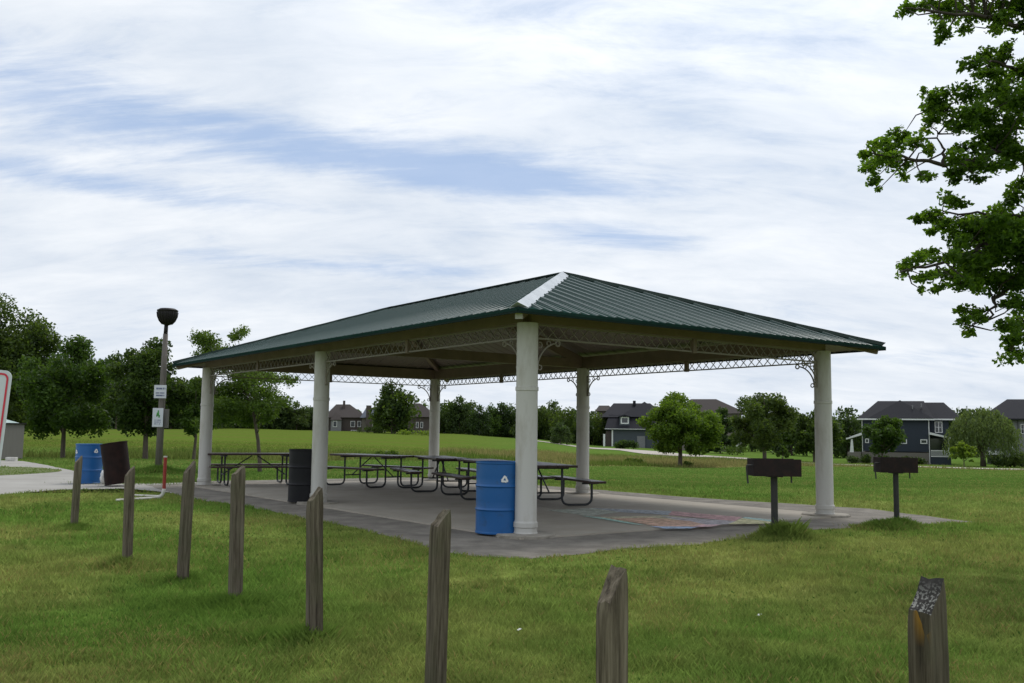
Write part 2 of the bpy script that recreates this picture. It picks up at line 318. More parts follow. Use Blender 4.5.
def setcol(me, cols):                          # per-vertex colours (n,3)
    a = me.color_attributes.new('col', 'FLOAT_COLOR', 'POINT'); c = np.ones((len(cols), 4), np.float32); c[:, :3] = cols; a.data.foreach_set('color', c.ravel())
_rng = np.random.default_rng(11)
_lat = _rng.random((64, 64))
def vnoise(x, y):                              # tiling value noise
    xi, yi = np.floor(x).astype(int), np.floor(y).astype(int); fx, fy = x-xi, y-yi; fx = fx*fx*(3-2*fx); fy = fy*fy*(3-2*fy)
    g = lambda i, j: _lat[i % 64, j % 64]
    return (g(xi, yi)*(1-fx)+g(xi+1, yi)*fx)*(1-fy)+(g(xi, yi+1)*(1-fx)+g(xi+1, yi+1)*fx)*fy
def fbm(x, y, o=4):
    s = 0; a = .5
    for i in range(o): s = s+a*vnoise(x*2**i+i*9.1, y*2**i+i*4.7); a *= .5
    return s/(1-.5**o)
def inpoly(x, y, poly):
    r = np.zeros(x.shape, bool); n = len(poly)
    for i in range(n):
        x0, y0 = poly[i][:2]; x1, y1 = poly[(i+1) % n][:2]
        if y0 == y1: continue
        r ^= ((y0 > y) != (y1 > y)) & (x < (x1-x0)*(y-y0)/(y1-y0)+x0)
    return r

# ------------------------------------------------------------------ ground
def zone(x, y):
    """0 lawn .. 1 meadow; returns meadow weight"""
    d = np.maximum(y, 1); u = 512+F*x/d
    near = np.interp(u, [-400, 60, 200, 330, 450, 600, 720, 860, 1024, 1400], [47, 46, 46, 47, 62, 78, 86, 96, 96, 96])
    far = np.interp(u, [-400, 60, 200, 330, 400, 450, 600, 720, 860, 1024, 1400], [52, 52, 58, 60, 66, 85, 122, 112, 102, 102, 102])
    j = (fbm(x*.12, y*.12)-.5)*8
    return np.clip((d-near+j*.3)/2, 0, 1)*np.clip((far+j-d)/5, 0, 1)
def grasscol(x, y, far=False):
    n = fbm(x*.45+3, y*.45); n2_ = fbm(x*2.1, y*2.1+9); n0 = fbm(x*.13+1, y*.13)
    t = np.clip((n*.55+n2_*.25+n0*.3-.42)/.26, 0, 1)[:, None]
    fine = fbm(x*5.3+2, y*5.3, 2)[:, None]; g = np.array([.118, .196, .036])*(1-t)+np.array([.215, .240, .066])*t
    d = np.maximum(y, 1)[:, None]; bl = np.clip((d-14)/12, 0, 1)
    g = g*(.72+.56*fine); lawn = np.array([.084, .150, .028])
    g = g*(1-bl*.8)+lawn*bl*.8
    u = 512+F*x/np.maximum(y, 1)
    hill = (np.clip((d[:, 0]-58)/10, 0, 1)*np.clip((560-u)/120, 0, 1))[:, None]
    stripe = (.5+.5*np.sin(y*.42+x*.09+2*fbm(x*.03, y*.03)))[:, None]
    g = g*(1-hill)+(np.array([.100, .148, .024])*(1-.4*stripe)+np.array([.125, .132, .034])*.4*stripe)*hill
    stripe2 = (.5+.5*np.sin(y*1.3-x*.35))[:, None]
    g = g*(1+.10*(stripe2-.5)*bl*(1-hill))
    m = zone(x, y)[:, None]; dry = np.clip((fbm(x*.11, y*.16+4)-.38)/.25, 0, 1)[:, None]
    mc = np.array([.10, .15, .03])*(1-dry)+np.array([.20, .175, .07])*dry
    return g*(1-m)+mc*m
rad = np.concatenate([np.geomspace(.6, 20, 50), np.geomspace(20.6, 250, 190), np.geomspace(262, 5000, 24)])
ang = np.concatenate([np.radians(np.arange(-38, 38.01, .4)), np.radians(np.arange(42, 322, 5))])
na = len(ang); XX = np.outer(rad, np.sin(ang)); YY = np.outer(rad, np.cos(ang)); ZZ = zt(XX.ravel(), YY.ravel())
ver = np.stack([XX.ravel(), YY.ravel(), ZZ], 1); ver = np.vstack([ver, [[0, 0, 0]]])
me = bpy.data.meshes.new('ground'); fs = []
for i in range(len(rad)-1):
    for j in range(na):
        k = (j+1) % na; fs.append((i*na+j, i*na+k, (i+1)*na+k, (i+1)*na+j))
for j in range(na): fs.append((len(ver)-1, (j+1) % na, j))
me.from_pydata([tuple(v) for v in ver], [], fs); me.update()
setcol(me, np.vstack([grasscol(XX.ravel(), YY.ravel()), [[.08, .12, .02]]]))
gm = bpy.data.materials.new('grass_ground'); gm.use_nodes = True; t = gm.node_tree; b = t.nodes['Principled BSDF']
a = t.nodes.new('ShaderNodeAttribute'); a.attribute_name = 'col'; tcn = t.nodes.new('ShaderNodeTexCoord')
n = t.nodes.new('ShaderNodeTexNoise'); n.inputs['Scale'].default_value = 2.2; n.inputs['Detail'].default_value = 10; n.inputs['Roughness'].default_value = .8; t.links.new(tcn.outputs['Object'], n.inputs['Vector'])
r = t.nodes.new('ShaderNodeMapRange'); r.inputs[1].default_value = .3; r.inputs[2].default_value = .7; r.inputs[3].default_value = .68; r.inputs[4].default_value = 1.22; t.links.new(n.outputs[0], r.inputs[0])
v = t.nodes.new('ShaderNodeVectorMath'); v.operation = 'SCALE'; t.links.new(a.outputs['Color'], v.inputs[0]); t.links.new(r.outputs[0], v.inputs['Scale']); t.links.new(v.outputs[0], b.inputs['Base Color'])
b.inputs['Roughness'].default_value = 1; b.inputs['Specular IOR Level'].default_value = 0
bp = t.nodes.new('ShaderNodeBump'); bp.inputs['Strength'].default_value = .6; bp.inputs['Distance'].default_value = .05; t.links.new(n.outputs[0], bp.inputs['Height']); t.links.new(bp.outputs[0], b.inputs['Normal'])
tag(link('ground', me, gm, smooth=True), None, None, kind='structure')

# paved surfaces
def jit(pts, step=.35, amp=.06):
    o = []
    for i, p in enumerate(pts):
        q = pts[(i+1) % len(pts)]; d = math.dist(p[:2], q[:2]); k = max(1, int(d/step)) if d < 40 else 1
        for s in range(k):
            f = s/k; x, y = p[0]+(q[0]-p[0])*f, p[1]+(q[1]-p[1])*f
            o.append((x+random.uniform(-amp, amp), y+random.uniform(-amp, amp)))
    return o
asph = [G(*p) for p in [(168, 492.5), (200, 500), (250, 507), (300, 517), (350, 527), (400, 540), (440, 551), (480, 557), (530, 559), (580, 554), (620, 549), (700, 545), (760, 536), (820, 530), (900, 525.5), (972, 522)]]
asph += [L(7.6, -.4), L(7.9, .6), L(7.6, 2.2), L(7.3, 4.5), L(7.15, 9), L(7.1, 13.0), L(6.0, 13.6), L(2, 13.7), L(-1.2, 13.9)]
asph = jit(asph)
M['asphalt'] = mat('asphalt', (.14, .126, .106), .95, color2=(.26, .236, .20), nscale=2.4, nlo=.36, nhi=.70, bump=1, bscale=90, bstr=.9, spec=.3)
tag(sheet('asphalt_path', asph, .004, M['asphalt']), None, None, kind='structure')
conc = [G(*p) for p in [(-260, 540), (-60, 503), (0, 495), (60, 490), (125, 489), (165, 492.5), (176, 494)]]+[L(-1.0, 12.5)]+[G(*p) for p in [(215, 482.5), (150, 482.5), (124, 481), (100, 475.5), (66, 469.5), (45, 465), (24, 461.3), (0, 460.5), (-200, 459.5)]]
tag(sheet('concrete_path', jit(conc, .5, .04), .008, M['pathconcrete']), None, None, kind='structure')
island = [G(*p) for p in [(-200, 467.5), (0, 466.8), (40, 467.8), (60, 470), (62, 471.3), (50, 473), (20, 475), (0, 476), (-120, 480)]]
M['verge'] = mat('verge_grass', (.085, .12, .025), .95, color2=(.13, .14, .04), nscale=2)
tag(sheet('grass_verge', jit(island, .4, .05), .012, M['verge']), None, None, kind='structure')
# slab of the shelter: concrete pours with joints
sb = bmesh.new()
xs_ = [-.28, 2.94, 6.16]; ys_ = [-.28, 2.93, 5.86, 8.79, 12.0]
for i in range(2):
    for j in range(4):
        c = [L(xs_[i]+.006, ys_[j]+.006), L(xs_[i+1]-.006, ys_[j]+.006), L(xs_[i+1]-.006, ys_[j+1]-.006), L(xs_[i]+.006, ys_[j+1]-.006)]
        lo = [sb.verts.new((p.x, p.y, -.08)) for p in c]; hi = [sb.verts.new((p.x, p.y, .025)) for p in c]
        sb.faces.new(hi); sb.faces.new(lo[::-1])
        for k in range(4): sb.faces.new((lo[k], lo[(k+1) % 4], hi[(k+1) % 4], hi[k]))
tag(obj('concrete_slab', sb, M['concrete']), None, None, kind='structure')
SZ = .025
# winding road beyond the lawn
def ribbon(name, ctr, wid, m, dz=.03):
    bm = bmesh.new(); prev = None; pts = []
    for p, q in zip(ctr, ctr[1:]):
        for s in range(8): pts.append(p.lerp(q, s/8))
    pts.append(ctr[-1])
    for i, p in enumerate(pts):
        d = (pts[min(i+1, len(pts)-1)]-pts[max(i-1, 0)]); d.z = 0; d.normalize(); s = Vector((-d.y, d.x, 0))*wid/2
        row = []
        for f in (-1, -.33, .33, 1):
            x, y = p.x+s.x*f, p.y+s.y*f; row.append(bm.verts.new((x, y, float(zt(x, y))+dz)))
        if prev:
            for k in range(3): bm.faces.new((prev[k], prev[k+1], row[k+1], row[k]))
        prev = row
    return obj(name, bm, m)
road = [P(u, d) for u, d in ((520, 168), (560, 166), (600, 160), (640, 150), (668, 130), (700, 122), (750, 118), (800, 114), (860, 110), (940, 108), (1000, 108), (1100, 108), (1300, 108))]
tag(ribbon('road', road, 7, mat('pale_road', (.36, .32, .27), .9, color2=(.42, .38, .33), nscale=.4), .05), None, None, kind='structure')

# ------------------------------------------------------------------ grass and meadow
tuft_pts = [(G(776, 539), .20, .22), (G(792, 538), .15, .30), (G(897, 527), .19, .26), (G(880, 529), .20, .26), (G(158, 473), .22, .8), (G(74, 529), .08, .2), (G(127, 566), .08, .16), (G(182, 584), .08, .16), (G(235, 606), .07, .16), (G(314, 645), .07, .15), (G(220, 610), .03, .4), (G(290, 640), .03, .35), (G(145, 482), .12, .9)]
def blades():
    rg = np.random.default_rng(5); N = 820000
    y = 4.3*(98/4.3)**(rg.random(N)**1.2)
    x = (rg.random(N)*1.22-.61)*y
    keep = ~(inpoly(x, y, asph) | inpoly(x, y, conc)) | inpoly(x, y, island)
    keep &= rg.random(N) < np.clip((98-y)/16, .0, 1)*(zone(x, y) < .3)
    x, y = x[keep], y[keep]
    for p, hh, rr in tuft_pts:
        m_ = int(9000*rr*hh/.1); x = np.append(x, p.x+rg.normal(size=m_)*rr*.6); y = np.append(y, p.y+rg.normal(size=m_)*rr*.6)
    n = len(x); tb_ = np.arange(n) >= keep.sum()
    pat = fbm(x*.7, y*.7)
    h = (.022+.028*rg.random(n))*(.6+.9*pat)*(.55+.95*vnoise(x*4.7, y*4.7)); wd = .0028+.0018*rg.random(n)
    wd = wd*np.clip(y/5.5, 1, 16)*.8; wd = np.where(tb_, wd*.55, wd); green = np.zeros(n)
    for p, hh, rr in tuft_pts:
        g = np.exp(-((x-p.x)**2+(y-p.y)**2)/rr**2); h = h+hh*g*(.15+.85*rg.random(n)**1.5)*.75*(.4+1.2*vnoise(x*3.1+4, y*3.1)); green = np.maximum(green, g)
    # dark lush strip along the fence line
    s = A0[0], A0[1]; la = (x-s[0])*ea[0]+(y-s[1])*ea[1]; lb = (x-s[0])*eb[0]+(y-s[1])*eb[1]
    st = np.exp(-((la+4.3)/.45)**2)*np.clip(fbm(x*1.1+5, y*1.1)*2-.5, 0, 1); h = h*(1+.25*st); green = np.maximum(green, st*.3)
    th = rg.random(n)*2*PI; lean = (.15+.75*rg.random(n))*h; ph = rg.random(n)*2*PI
    dx, dy = np.cos(th)*wd/2, np.sin(th)*wd/2; lx, ly = np.cos(ph)*lean, np.sin(ph)*lean; z0 = zt(x, y)
    weed = (rg.random(n) < .05*np.clip((fbm(x*.8+20, y*.8)-.45)/.2, 0, 1)) & (y < 16); wd = np.where(weed, wd*4.5, wd); h = np.where(weed, h*.55, h); dx, dy = np.cos(th)*wd/2, np.sin(th)*wd/2
    v = np.empty((n, 4, 3)); zz = z0-.005
    v[:, 0] = np.stack([x-dx, y-dy, zz], 1); v[:, 1] = np.stack([x+dx, y+dy, zz], 1)
    v[:, 2] = np.stack([x+dx*.8+lx*.45, y+dy*.8+ly*.45, z0+h*.6], 1)
    v[:, 3] = np.stack([x+lx, y+ly, z0+h], 1)
    # quad with a point: base-left, base-right, mid-right, tip
    c = grasscol(x, y)*(.95+.75*rg.random(n))[:, None]
    dryb = (rg.random(n) < np.clip(.02+.22*(fbm(x*.9+7, y*.9)-.42)/.3, .02, .28)*(1-green))[:, None]
    c = np.where(dryb, np.array([.34, .29, .10])*(.7+.5*rg.random(n))[:, None], c)
    c = np.where(weed[:, None], np.array([.07, .15, .03]), c)
    c = c*(1-green[:, None]*.6)+np.array([.100, .180, .026])*green[:, None]*.6
    me = npmesh('lawn_grass', v.reshape(-1, 3), 4); setcol(me, np.repeat(c, 4, 0)); return me
M['blade'] = attrmat('grass_blade', tr=.45)
tag(link('lawn_grass', blades(), M['blade']), 'short mown grass with dry patches and longer tufts round the posts', 'grass', kind='stuff')
def meadow():
    rg = np.random.default_rng(6); N = 300000
    y = 44+rg.random(N)*90; x = (rg.random(N)*1.24-.62)*y
    k = (rg.random(N) < zone(x, y)*.9); x, y = x[k], y[k]; n = len(x)
    pat = fbm(x*.10, y*.14+4); pat2 = fbm(x*.3+8, y*.3)
    h = (.12+.35*rg.random(n))*(.5+1.1*pat2); wd = .035+.05*rg.random(n)
    th = rg.random(n)*2*PI; ph = rg.random(n)*2*PI; lean = h*(.1+.5*rg.random(n))
    dx, dy = np.cos(th)*wd/2, np.sin(th)*wd/2; z0 = zt(x, y)
    v = np.empty((n, 3, 3)); v[:, 0] = np.stack([x-dx, y-dy, z0-.02], 1); v[:, 1] = np.stack([x+dx, y+dy, z0-.02], 1)
    v[:, 2] = np.stack([x+np.cos(ph)*lean, y+np.sin(ph)*lean, z0+h], 1)
    dry = np.clip((pat-.34)/.2, 0, 1)[:, None]*(.4+.6*rg.random(n))[:, None]
    u = (512+F*x/y)[:, None]; dry = dry*np.clip((u-150)/300, .25, 1)
    c = np.array([.115, .175, .032])*(1-dry)+np.array([.32, .27, .11])*dry; c = c*(.7+.6*rg.random(n))[:, None]
    me = npmesh('meadow_grass', v.reshape(-1, 3), 3); setcol(me, np.repeat(c, 3, 0)); return me
tag(link('meadow_grass', meadow(), M['blade']), 'tall unmown grass in a strip beyond the lawn', 'tall grass', kind='stuff')

# ------------------------------------------------------------------ picnic shelter
sh = thing('picnic_shelter', 'open picnic shelter with green hipped metal roof on six pale columns', 'picnic shelter', L(0, 0))
sh.rotation_euler = (0, 0, TH)          # local x = short side, local y = long side
cols = [(0, 0), (0, BAY), (0, 2*BAY), (WID, 0), (WID, BAY), (WID, 2*BAY)]
R = .133
def column_mesh():
    bm = bmesh.new()
    prof = [(R*1.12, .025), (R*1.12, .05), (R*1.06, .06), (R*1.04, .11), (R*1.12, .12), (R*1.12, .17), (R*1.03, .185), (R, .20), (R, 1.76), (R*1.07, 1.765), (R*1.07, 1.81), (R, 1.815), (R*.99, 2.598)]
    lathe(bm, prof, 40); return bm
cm = None
HC = 2.60
def bracket_mesh():                      # scrolled bracket in the local x-z plane
    bm = bmesh.new()
    def arc(cx, cz, r, a0, a1, k=12, rr=.011): tube(bm, [(cx+r*math.cos(math.radians(a0+(a1-a0)*i/k)), 0, cz+r*math.sin(math.radians(a0+(a1-a0)*i/k))) for i in range(k+1)], rr, 6)
    tube(bm, [(R+.012, 0, 2.02), (R+.012, 0, 2.41)], .011, 6)
    arc(R+.012+.36, 2.03, .35, 180, 100, 14, .012)
    arc(R+.345, 2.375, .034, 0, 360, 12, .011); arc(R+.06, 2.06, .03, 0, 360, 12, .009)
    arc(R+.20, 2.37, .03, 0, 360, 10, .008); arc(R+.06, 2.34, .035, 0, 360, 12, .008)
    return bm
bm_ = bracket_mesh(); bme = bpy.data.meshes.new('bracket'); bm_.to_mesh(bme); bm_.free(); bme.materials.append(M['lattice'])
cbm = column_mesh(); cme = bpy.data.meshes.new('column'); bmesh.ops.recalc_face_normals(cbm, faces=cbm.faces); cbm.to_mesh(cme); cbm.free(); cme.materials.append(M['column'])
cme.polygons.foreach_set('use_smooth', [True]*len(cme.polygons))
# keep the ring edges crisp
try:
    cme.set_sharp_from_angle(angle=math.radians(35))
except Exception: pass
for i, (a_, b_) in enumerate(cols):
    c = bpy.data.objects.new('column', cme); C.objects.link(c); c.parent = sh; c.location = (a_, b_, 0)
    fb = bmesh.new(); lathe(fb, [(.36, -.02), (.36, .034), (.345, .045)], 28)
    for v_ in fb.verts: v_.co.x *= 1+random.uniform(-.03, .03); v_.co.y *= 1+random.uniform(-.03, .03)
    f = obj('footing', fb, M['footing'], sh); f.location = (a_, b_, 0)
    dirs = []
    if b_ < 2*BAY-.1: dirs.append(90)
    if b_ > .1: dirs.append(-90)
    if b_ < .1 or b_ > 2*BAY-.1: dirs.append(0 if a_ < .1 else 180)
    for dg in dirs:
        k = bpy.data.objects.new('bracket', bme); C.objects.link(k); k.parent = sh; k.location = (a_, b_, 0); k.rotation_euler = (0, 0, math.radians(dg))
# perimeter beams and lattice friezes
OV, ZE, ZA = .62, 2.68, 3.885
OVR = .80
sl_ = (ZA-ZE)/(WID/2+OV)
def roofz(t): return ZE+sl_*t            # t: distance in from the eave
def bays():
    yield (0, 0), (0, BAY); yield (0, BAY), (0, 2*BAY); yield (WID, 0), (WID, BAY); yield (WID, BAY), (WID, 2*BAY)
    yield (0, 0), (WID, 0); yield (0, 2*BAY), (WID, 2*BAY)
def lattice(p, q):
    bm = bmesh.new(); p, q = Vector((*p, 0)), Vector((*q, 0)); d = (q-p).normalized(); Ln = (q-p).length; z0, z1 = 2.42, 2.59
    bar(bm, p+Vector((0, 0, z1)), q+Vector((0, 0, z1)), .03, .02); bar(bm, p+Vector((0, 0, z0)), q+Vector((0, 0, z0)), .03, .02)
    n = round(Ln/.17); st = Ln/n; off = Vector((-d.y, d.x, 0))*.006
    for i in range(n):
        a_ = p+d*(i*st); b_ = p+d*((i+1)*st); m_ = p+d*((i+.5)*st)
        bar(bm, a_+Vector((0, 0, z0))+off, b_+Vector((0, 0, z1))+off, .008, .013, up=(-d.y, d.x, 0)); bar(bm, a_+Vector((0, 0, z1))-off, b_+Vector((0, 0, z0))-off, .008, .013, up=(-d.y, d.x, 0))
    return bm
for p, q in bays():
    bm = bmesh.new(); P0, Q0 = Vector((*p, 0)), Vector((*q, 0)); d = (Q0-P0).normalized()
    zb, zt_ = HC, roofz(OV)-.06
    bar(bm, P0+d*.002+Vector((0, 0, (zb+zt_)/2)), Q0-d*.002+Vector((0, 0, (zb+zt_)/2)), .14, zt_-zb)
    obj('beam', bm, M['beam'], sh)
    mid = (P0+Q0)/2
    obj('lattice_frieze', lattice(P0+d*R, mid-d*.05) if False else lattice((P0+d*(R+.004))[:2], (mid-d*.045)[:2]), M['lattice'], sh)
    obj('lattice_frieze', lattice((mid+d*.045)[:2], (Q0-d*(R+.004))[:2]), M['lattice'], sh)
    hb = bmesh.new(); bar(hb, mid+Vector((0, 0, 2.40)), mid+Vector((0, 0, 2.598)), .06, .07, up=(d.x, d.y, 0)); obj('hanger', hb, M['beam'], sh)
# hip, ridge and cross rafters
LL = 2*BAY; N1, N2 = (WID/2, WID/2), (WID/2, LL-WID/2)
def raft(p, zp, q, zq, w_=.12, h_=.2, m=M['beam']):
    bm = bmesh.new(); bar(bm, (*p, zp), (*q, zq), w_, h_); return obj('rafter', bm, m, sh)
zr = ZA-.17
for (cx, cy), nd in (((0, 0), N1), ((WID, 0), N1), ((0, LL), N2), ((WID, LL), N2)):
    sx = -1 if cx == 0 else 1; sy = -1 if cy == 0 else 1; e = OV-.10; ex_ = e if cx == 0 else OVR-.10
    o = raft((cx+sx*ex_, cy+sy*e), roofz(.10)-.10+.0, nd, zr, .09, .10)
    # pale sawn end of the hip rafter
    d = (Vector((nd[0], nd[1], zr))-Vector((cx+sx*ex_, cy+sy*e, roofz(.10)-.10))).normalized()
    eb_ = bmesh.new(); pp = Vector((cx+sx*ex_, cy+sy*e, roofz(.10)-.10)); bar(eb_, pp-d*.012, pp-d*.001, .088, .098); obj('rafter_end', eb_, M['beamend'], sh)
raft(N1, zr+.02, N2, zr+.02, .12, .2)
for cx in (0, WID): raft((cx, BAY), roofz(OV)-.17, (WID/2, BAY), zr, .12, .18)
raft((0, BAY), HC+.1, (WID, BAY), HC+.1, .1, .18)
# roof deck: upper sheet with standing ribs, thickness, ribbed underside
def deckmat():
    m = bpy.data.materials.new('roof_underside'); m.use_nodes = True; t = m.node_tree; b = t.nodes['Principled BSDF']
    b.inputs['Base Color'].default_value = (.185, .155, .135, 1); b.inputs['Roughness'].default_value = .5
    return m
M['under'] = deckmat()
E0 = [(-OV, -OV), (WID+OVR, -OV), (WID+OVR, LL+OV), (-OV, LL+OV)]
faces = [([E0[0], E0[1], N1], 'y-'), ([E0[1], E0[2], N2, N1], 'x+'), ([E0[2], E0[3], N2], 'y+'), ([E0[3], E0[0], N1, N2], 'x-')]
def zof(p): return ZE if p in E0 else ZA
for poly, side in faces:
    bm = bmesh.new(); T = .035
    up = [bm.verts.new((p[0], p[1], zof(p))) for p in poly]; dn = [bm.verts.new((p[0], p[1], zof(p)-T)) for p in poly]
    bm.faces.new(up); bm.faces.new(dn[::-1]); k = len(poly)
    bm.faces.new((up[0], dn[0], dn[1], up[1]))
    ax = 0 if side[0] == 'y' else 1                     # ribs are spaced along this axis
    lo = min(poly[0][ax], poly[1][ax]); hi = max(poly[0][ax], poly[1][ax]); e0 = poly[0][1-ax]; sg = 1 if side[1] == '-' else -1
    ns = poly[2:]; nn = lambda c: min(ns, key=lambda q: abs(q[ax]-c[ax])); c0, c1 = (poly[0], poly[1]) if poly[0][ax] == lo else (poly[1], poly[0])
    half = abs(ns[0][1-ax]-e0); sl2 = (ZA-ZE)/half; k0 = half/abs(nn(c0)[ax]-lo); k1 = half/abs(nn(c1)[ax]-hi); n = int((hi-lo)/.285); st = (hi-lo)/n
    under = bmesh.new()
    for i in range(n*2):
        tpos = lo+(i+.5)*st/2; dist = min((tpos-lo)*k0, (hi-tpos)*k1, half)
        if dist < .12: continue
        big = i % 2 == 0
        def pt(s, lat, up_): 
            q = [0, 0]; q[ax] = tpos+lat; q[1-ax] = e0+sg*s; return (q[0], q[1], ZE+sl2*s+up_)
        w0, w1, h_ = (.034, .013, .032) if big else (.020, .009, .012)
        for bm2, hh, base in ((bm, h_, .0), (under, -.02, -T)):
            if bm2 is under and not big: continue
            s1 = dist-.17
            if s1 < .05: continue
            r0 = [bm2.verts.new(pt(-.0 if base == 0 else .02, l_, base+u_)) for l_, u_ in ((-w0, -.001*(1 if hh > 0 else -1)), (w0, -.001*(1 if hh > 0 else -1)), (w1, hh*.4), (-w1, hh*.4))]
            r1 = [bm2.verts.new(pt(s1, l_, base+u_)) for l_, u_ in ((-w0, -.001), (w0, -.001), (w1, hh), (-w1, hh))]
            for a_, b_, in ((1, 2), (2, 3), (3, 0)): bm2.faces.new((r0[a_], r0[b_], r1[b_], r1[a_]))
            bm2.faces.new(r0)
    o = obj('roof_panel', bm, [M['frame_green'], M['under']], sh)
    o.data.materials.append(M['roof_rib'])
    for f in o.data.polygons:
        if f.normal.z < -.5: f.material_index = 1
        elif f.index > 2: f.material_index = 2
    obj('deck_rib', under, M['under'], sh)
    # eave trim
    p, q = Vector((*poly[0], ZE-.036)), Vector((*poly[1], ZE-.036)); d = (q-p).normalized(); tr = bmesh.new()
    inw = Vector((0, 0, 0)); inw[1-ax] = sg*.012
    bar(tr, p+inw-d*0, q+inw, .02, .045); obj('eave_trim', tr, M['trim'], sh)
for (cx, cy), nd, m_ in (((-OV, -OV), N1, 'hipcap'), ((WID+OVR, -OV), N1, 'trim'), ((-OV, LL+OV), N2, 'trim'), ((WID+OVR, LL+OV), N2, 'trim')):
    bm = bmesh.new(); p = Vector((cx, cy, ZE)); q = Vector((nd[0], nd[1], ZA)); d = q-p; sx = 1 if cx < 0 else -1; sy = 1 if cy < 0 else -1
    wd = .165 if m_ == 'hipcap' else .10; n = 26; prev = None; random.seed(3)
    for i in range(n+1):
        c = p+d*(i/n); step = .012 if i % 4 < 2 else 0
        wl = wd*(1+random.uniform(-.12, .12))
        # foot points on both roof faces, lifted clear of the ribs
        a1 = c+Vector((sx*wl, 0, 0)); a2 = c+Vector((0, sy*wl, 0))
        row = [bm.verts.new(a1+Vector((0, 0, .016))), bm.verts.new(c+Vector((0, 0, .062+step*.3))), bm.verts.new(a2+Vector((0, 0, .016)))]
        low = [bm.verts.new(a1+Vector((0, 0, .002))), bm.verts.new(a2+Vector((0, 0, .002)))]
        row = [low[0]]+row+[low[1]]
        if prev:
            for k in range(4): bm.faces.new((prev[k], prev[k+1], row[k+1], row[k]))
        else: bm.faces.new(row)
        prev = row
    obj('hip_cap', bm, M[m_], sh)
rc = bmesh.new(); bar(rc, (WID/2, WID/2, ZA+.022), (WID/2, LL-WID/2, ZA+.022), .16, .03); obj('ridge_cap', rc, M['trim'], sh)

# chalk drawing on the slab
def chalk(name):
    m = bpy.data.materials.new(name); m.use_nodes = True; t = m.node_tree; b = t.nodes['Principled BSDF']; b.inputs['Roughness'].default_value = .95
    a = t.nodes.new('ShaderNodeAttribute'); a.attribute_name = 'col'; t.links.new(a.outputs['Color'], b.inputs['Base Color'])
    tcn = t.nodes.new('ShaderNodeTexCoord'); n = t.nodes.new('ShaderNodeTexNoise'); n.inputs['Scale'].default_value = 9; n.inputs['Detail'].default_value = 8; n.inputs['Roughness'].default_value = .75
    t.links.new(tcn.outputs['Object'], n.inputs['Vector']); r = t.nodes.new('ShaderNodeMapRange'); r.inputs[1].default_value = .35; r.inputs[2].default_value = .62; r.inputs[3].default_value = .30; r.inputs[4].default_value = .9
    t.links.new(n.outputs[0], r.inputs[0]); t.links.new(r.outputs[0], b.inputs['Alpha']); return m
chalks = [([(545, 510), (592, 508), (620, 512), (590, 516)], (.42, .47, .38)), ([(592, 508), (672, 511), (668, 515), (620, 512)], (.36, .42, .50)), ([(672, 511), (700, 513.5), (742, 517), (735, 521), (690, 517), (668, 515)], (.62, .30, .32)),
          ([(600, 517), (668, 515.5), (690, 518), (660, 524), (620, 521)], (.55, .50, .28)), ([(660, 516), (735, 521), (730, 524), (700, 525)], (.42, .38, .44)), ([(610, 518.5), (650, 517.5), (690, 521), (712, 526), (660, 527), (640, 523)], (.62, .33, .20)),
          ([(580, 515.5), (600, 517), (645, 525), (632, 524)], (.28, .58, .50)), ([(650, 526.2), (700, 526.6), (690, 528.4), (666, 528.6)], (.30, .45, .72)), ([(742, 518), (774, 522), (768, 523.5), (728, 524), (736, 521)], (.66, .62, .28)), ([(745, 516.8), (778, 520.6), (774, 522), (742, 518)], (.30, .55, .52)), ([(700, 524.5), (722, 524.5), (712, 526.5), (690, 527)], (.62, .35, .40))]
bm = bmesh.new(); cc = []
for k, (pl, c) in enumerate(chalks):
    vv = [bm.verts.new(Vector(G(u, v_, .03+.0012*k))) for u, v_ in pl]; bm.faces.new(vv); cc += [tuple(min(.9, .20+1.0*q) for q in c)]*len(vv)
o = obj('chalk_drawing', bm, chalk('chalk')); setcol(o.data, np.array(cc)); tag(o, 'faded multicoloured chalk drawing on the concrete under the roof', 'chalk drawing')

# ------------------------------------------------------------------ picnic tables
def planks(bm, L_, y0, y1, n, z0, z1):
    wd = (y1-y0)/n
    for i in range(n): box(bm, -L_/2, L_/2, y0+i*wd+.004, y0+(i+1)*wd-.004, z0, z1, bev=.006)
def make_table():
    r = thing('picnic_table', 'x', 'picnic table', group='picnic tables under the shelter'); LT = 2.14
    bm = bmesh.new(); planks(bm, LT, -.37, .37, 4, .70, .742); obj('tabletop', bm, M['tableplank'], r)
    for s in (-1, 1):
        bm = bmesh.new(); planks(bm, LT, *(sorted((s*.61, s*.88))), 1, .42, .46); obj('bench', bm, M['tableplank'], r)
    for s in (-1, 1):
        x = s*.68; bm = bmesh.new(); rr = .021
        for t_ in (-1, 1):
            pts = [(x, t_*.23, .695), (x, t_*.23, .14)]
            pts += [(x, t_*(.23+.12*(1-math.cos(k))), .14-.115*math.sin(k)) for k in (.4, .8, 1.2, PI/2)]
            pts += [(x, t_*(.65+.12*math.sin(k)), .14-.115*math.cos(k)) for k in (0, .4, .8, 1.2, PI/2)]
            pts += [(x, t_*.77, .418)]
            tube(bm, pts, rr, 8)
        tube(bm, [(x, -.23, .24), (x, .23, .24)], .016, 6)
        box(bm, x-.03, x+.03, -.34, .34, .665, .698); box(bm, x-.03, x+.03, .6, .88, .39, .418); box(bm, x-.03, x+.03, -.88, -.6, .39, .418)
        obj('end_frame', bm, M['steel'], r)
        bm = bmesh.new(); tube(bm, [(x, 0, .245), (s*.06, 0, .68)], .014, 6); obj('brace', bm, M['steel'], r)
    return r
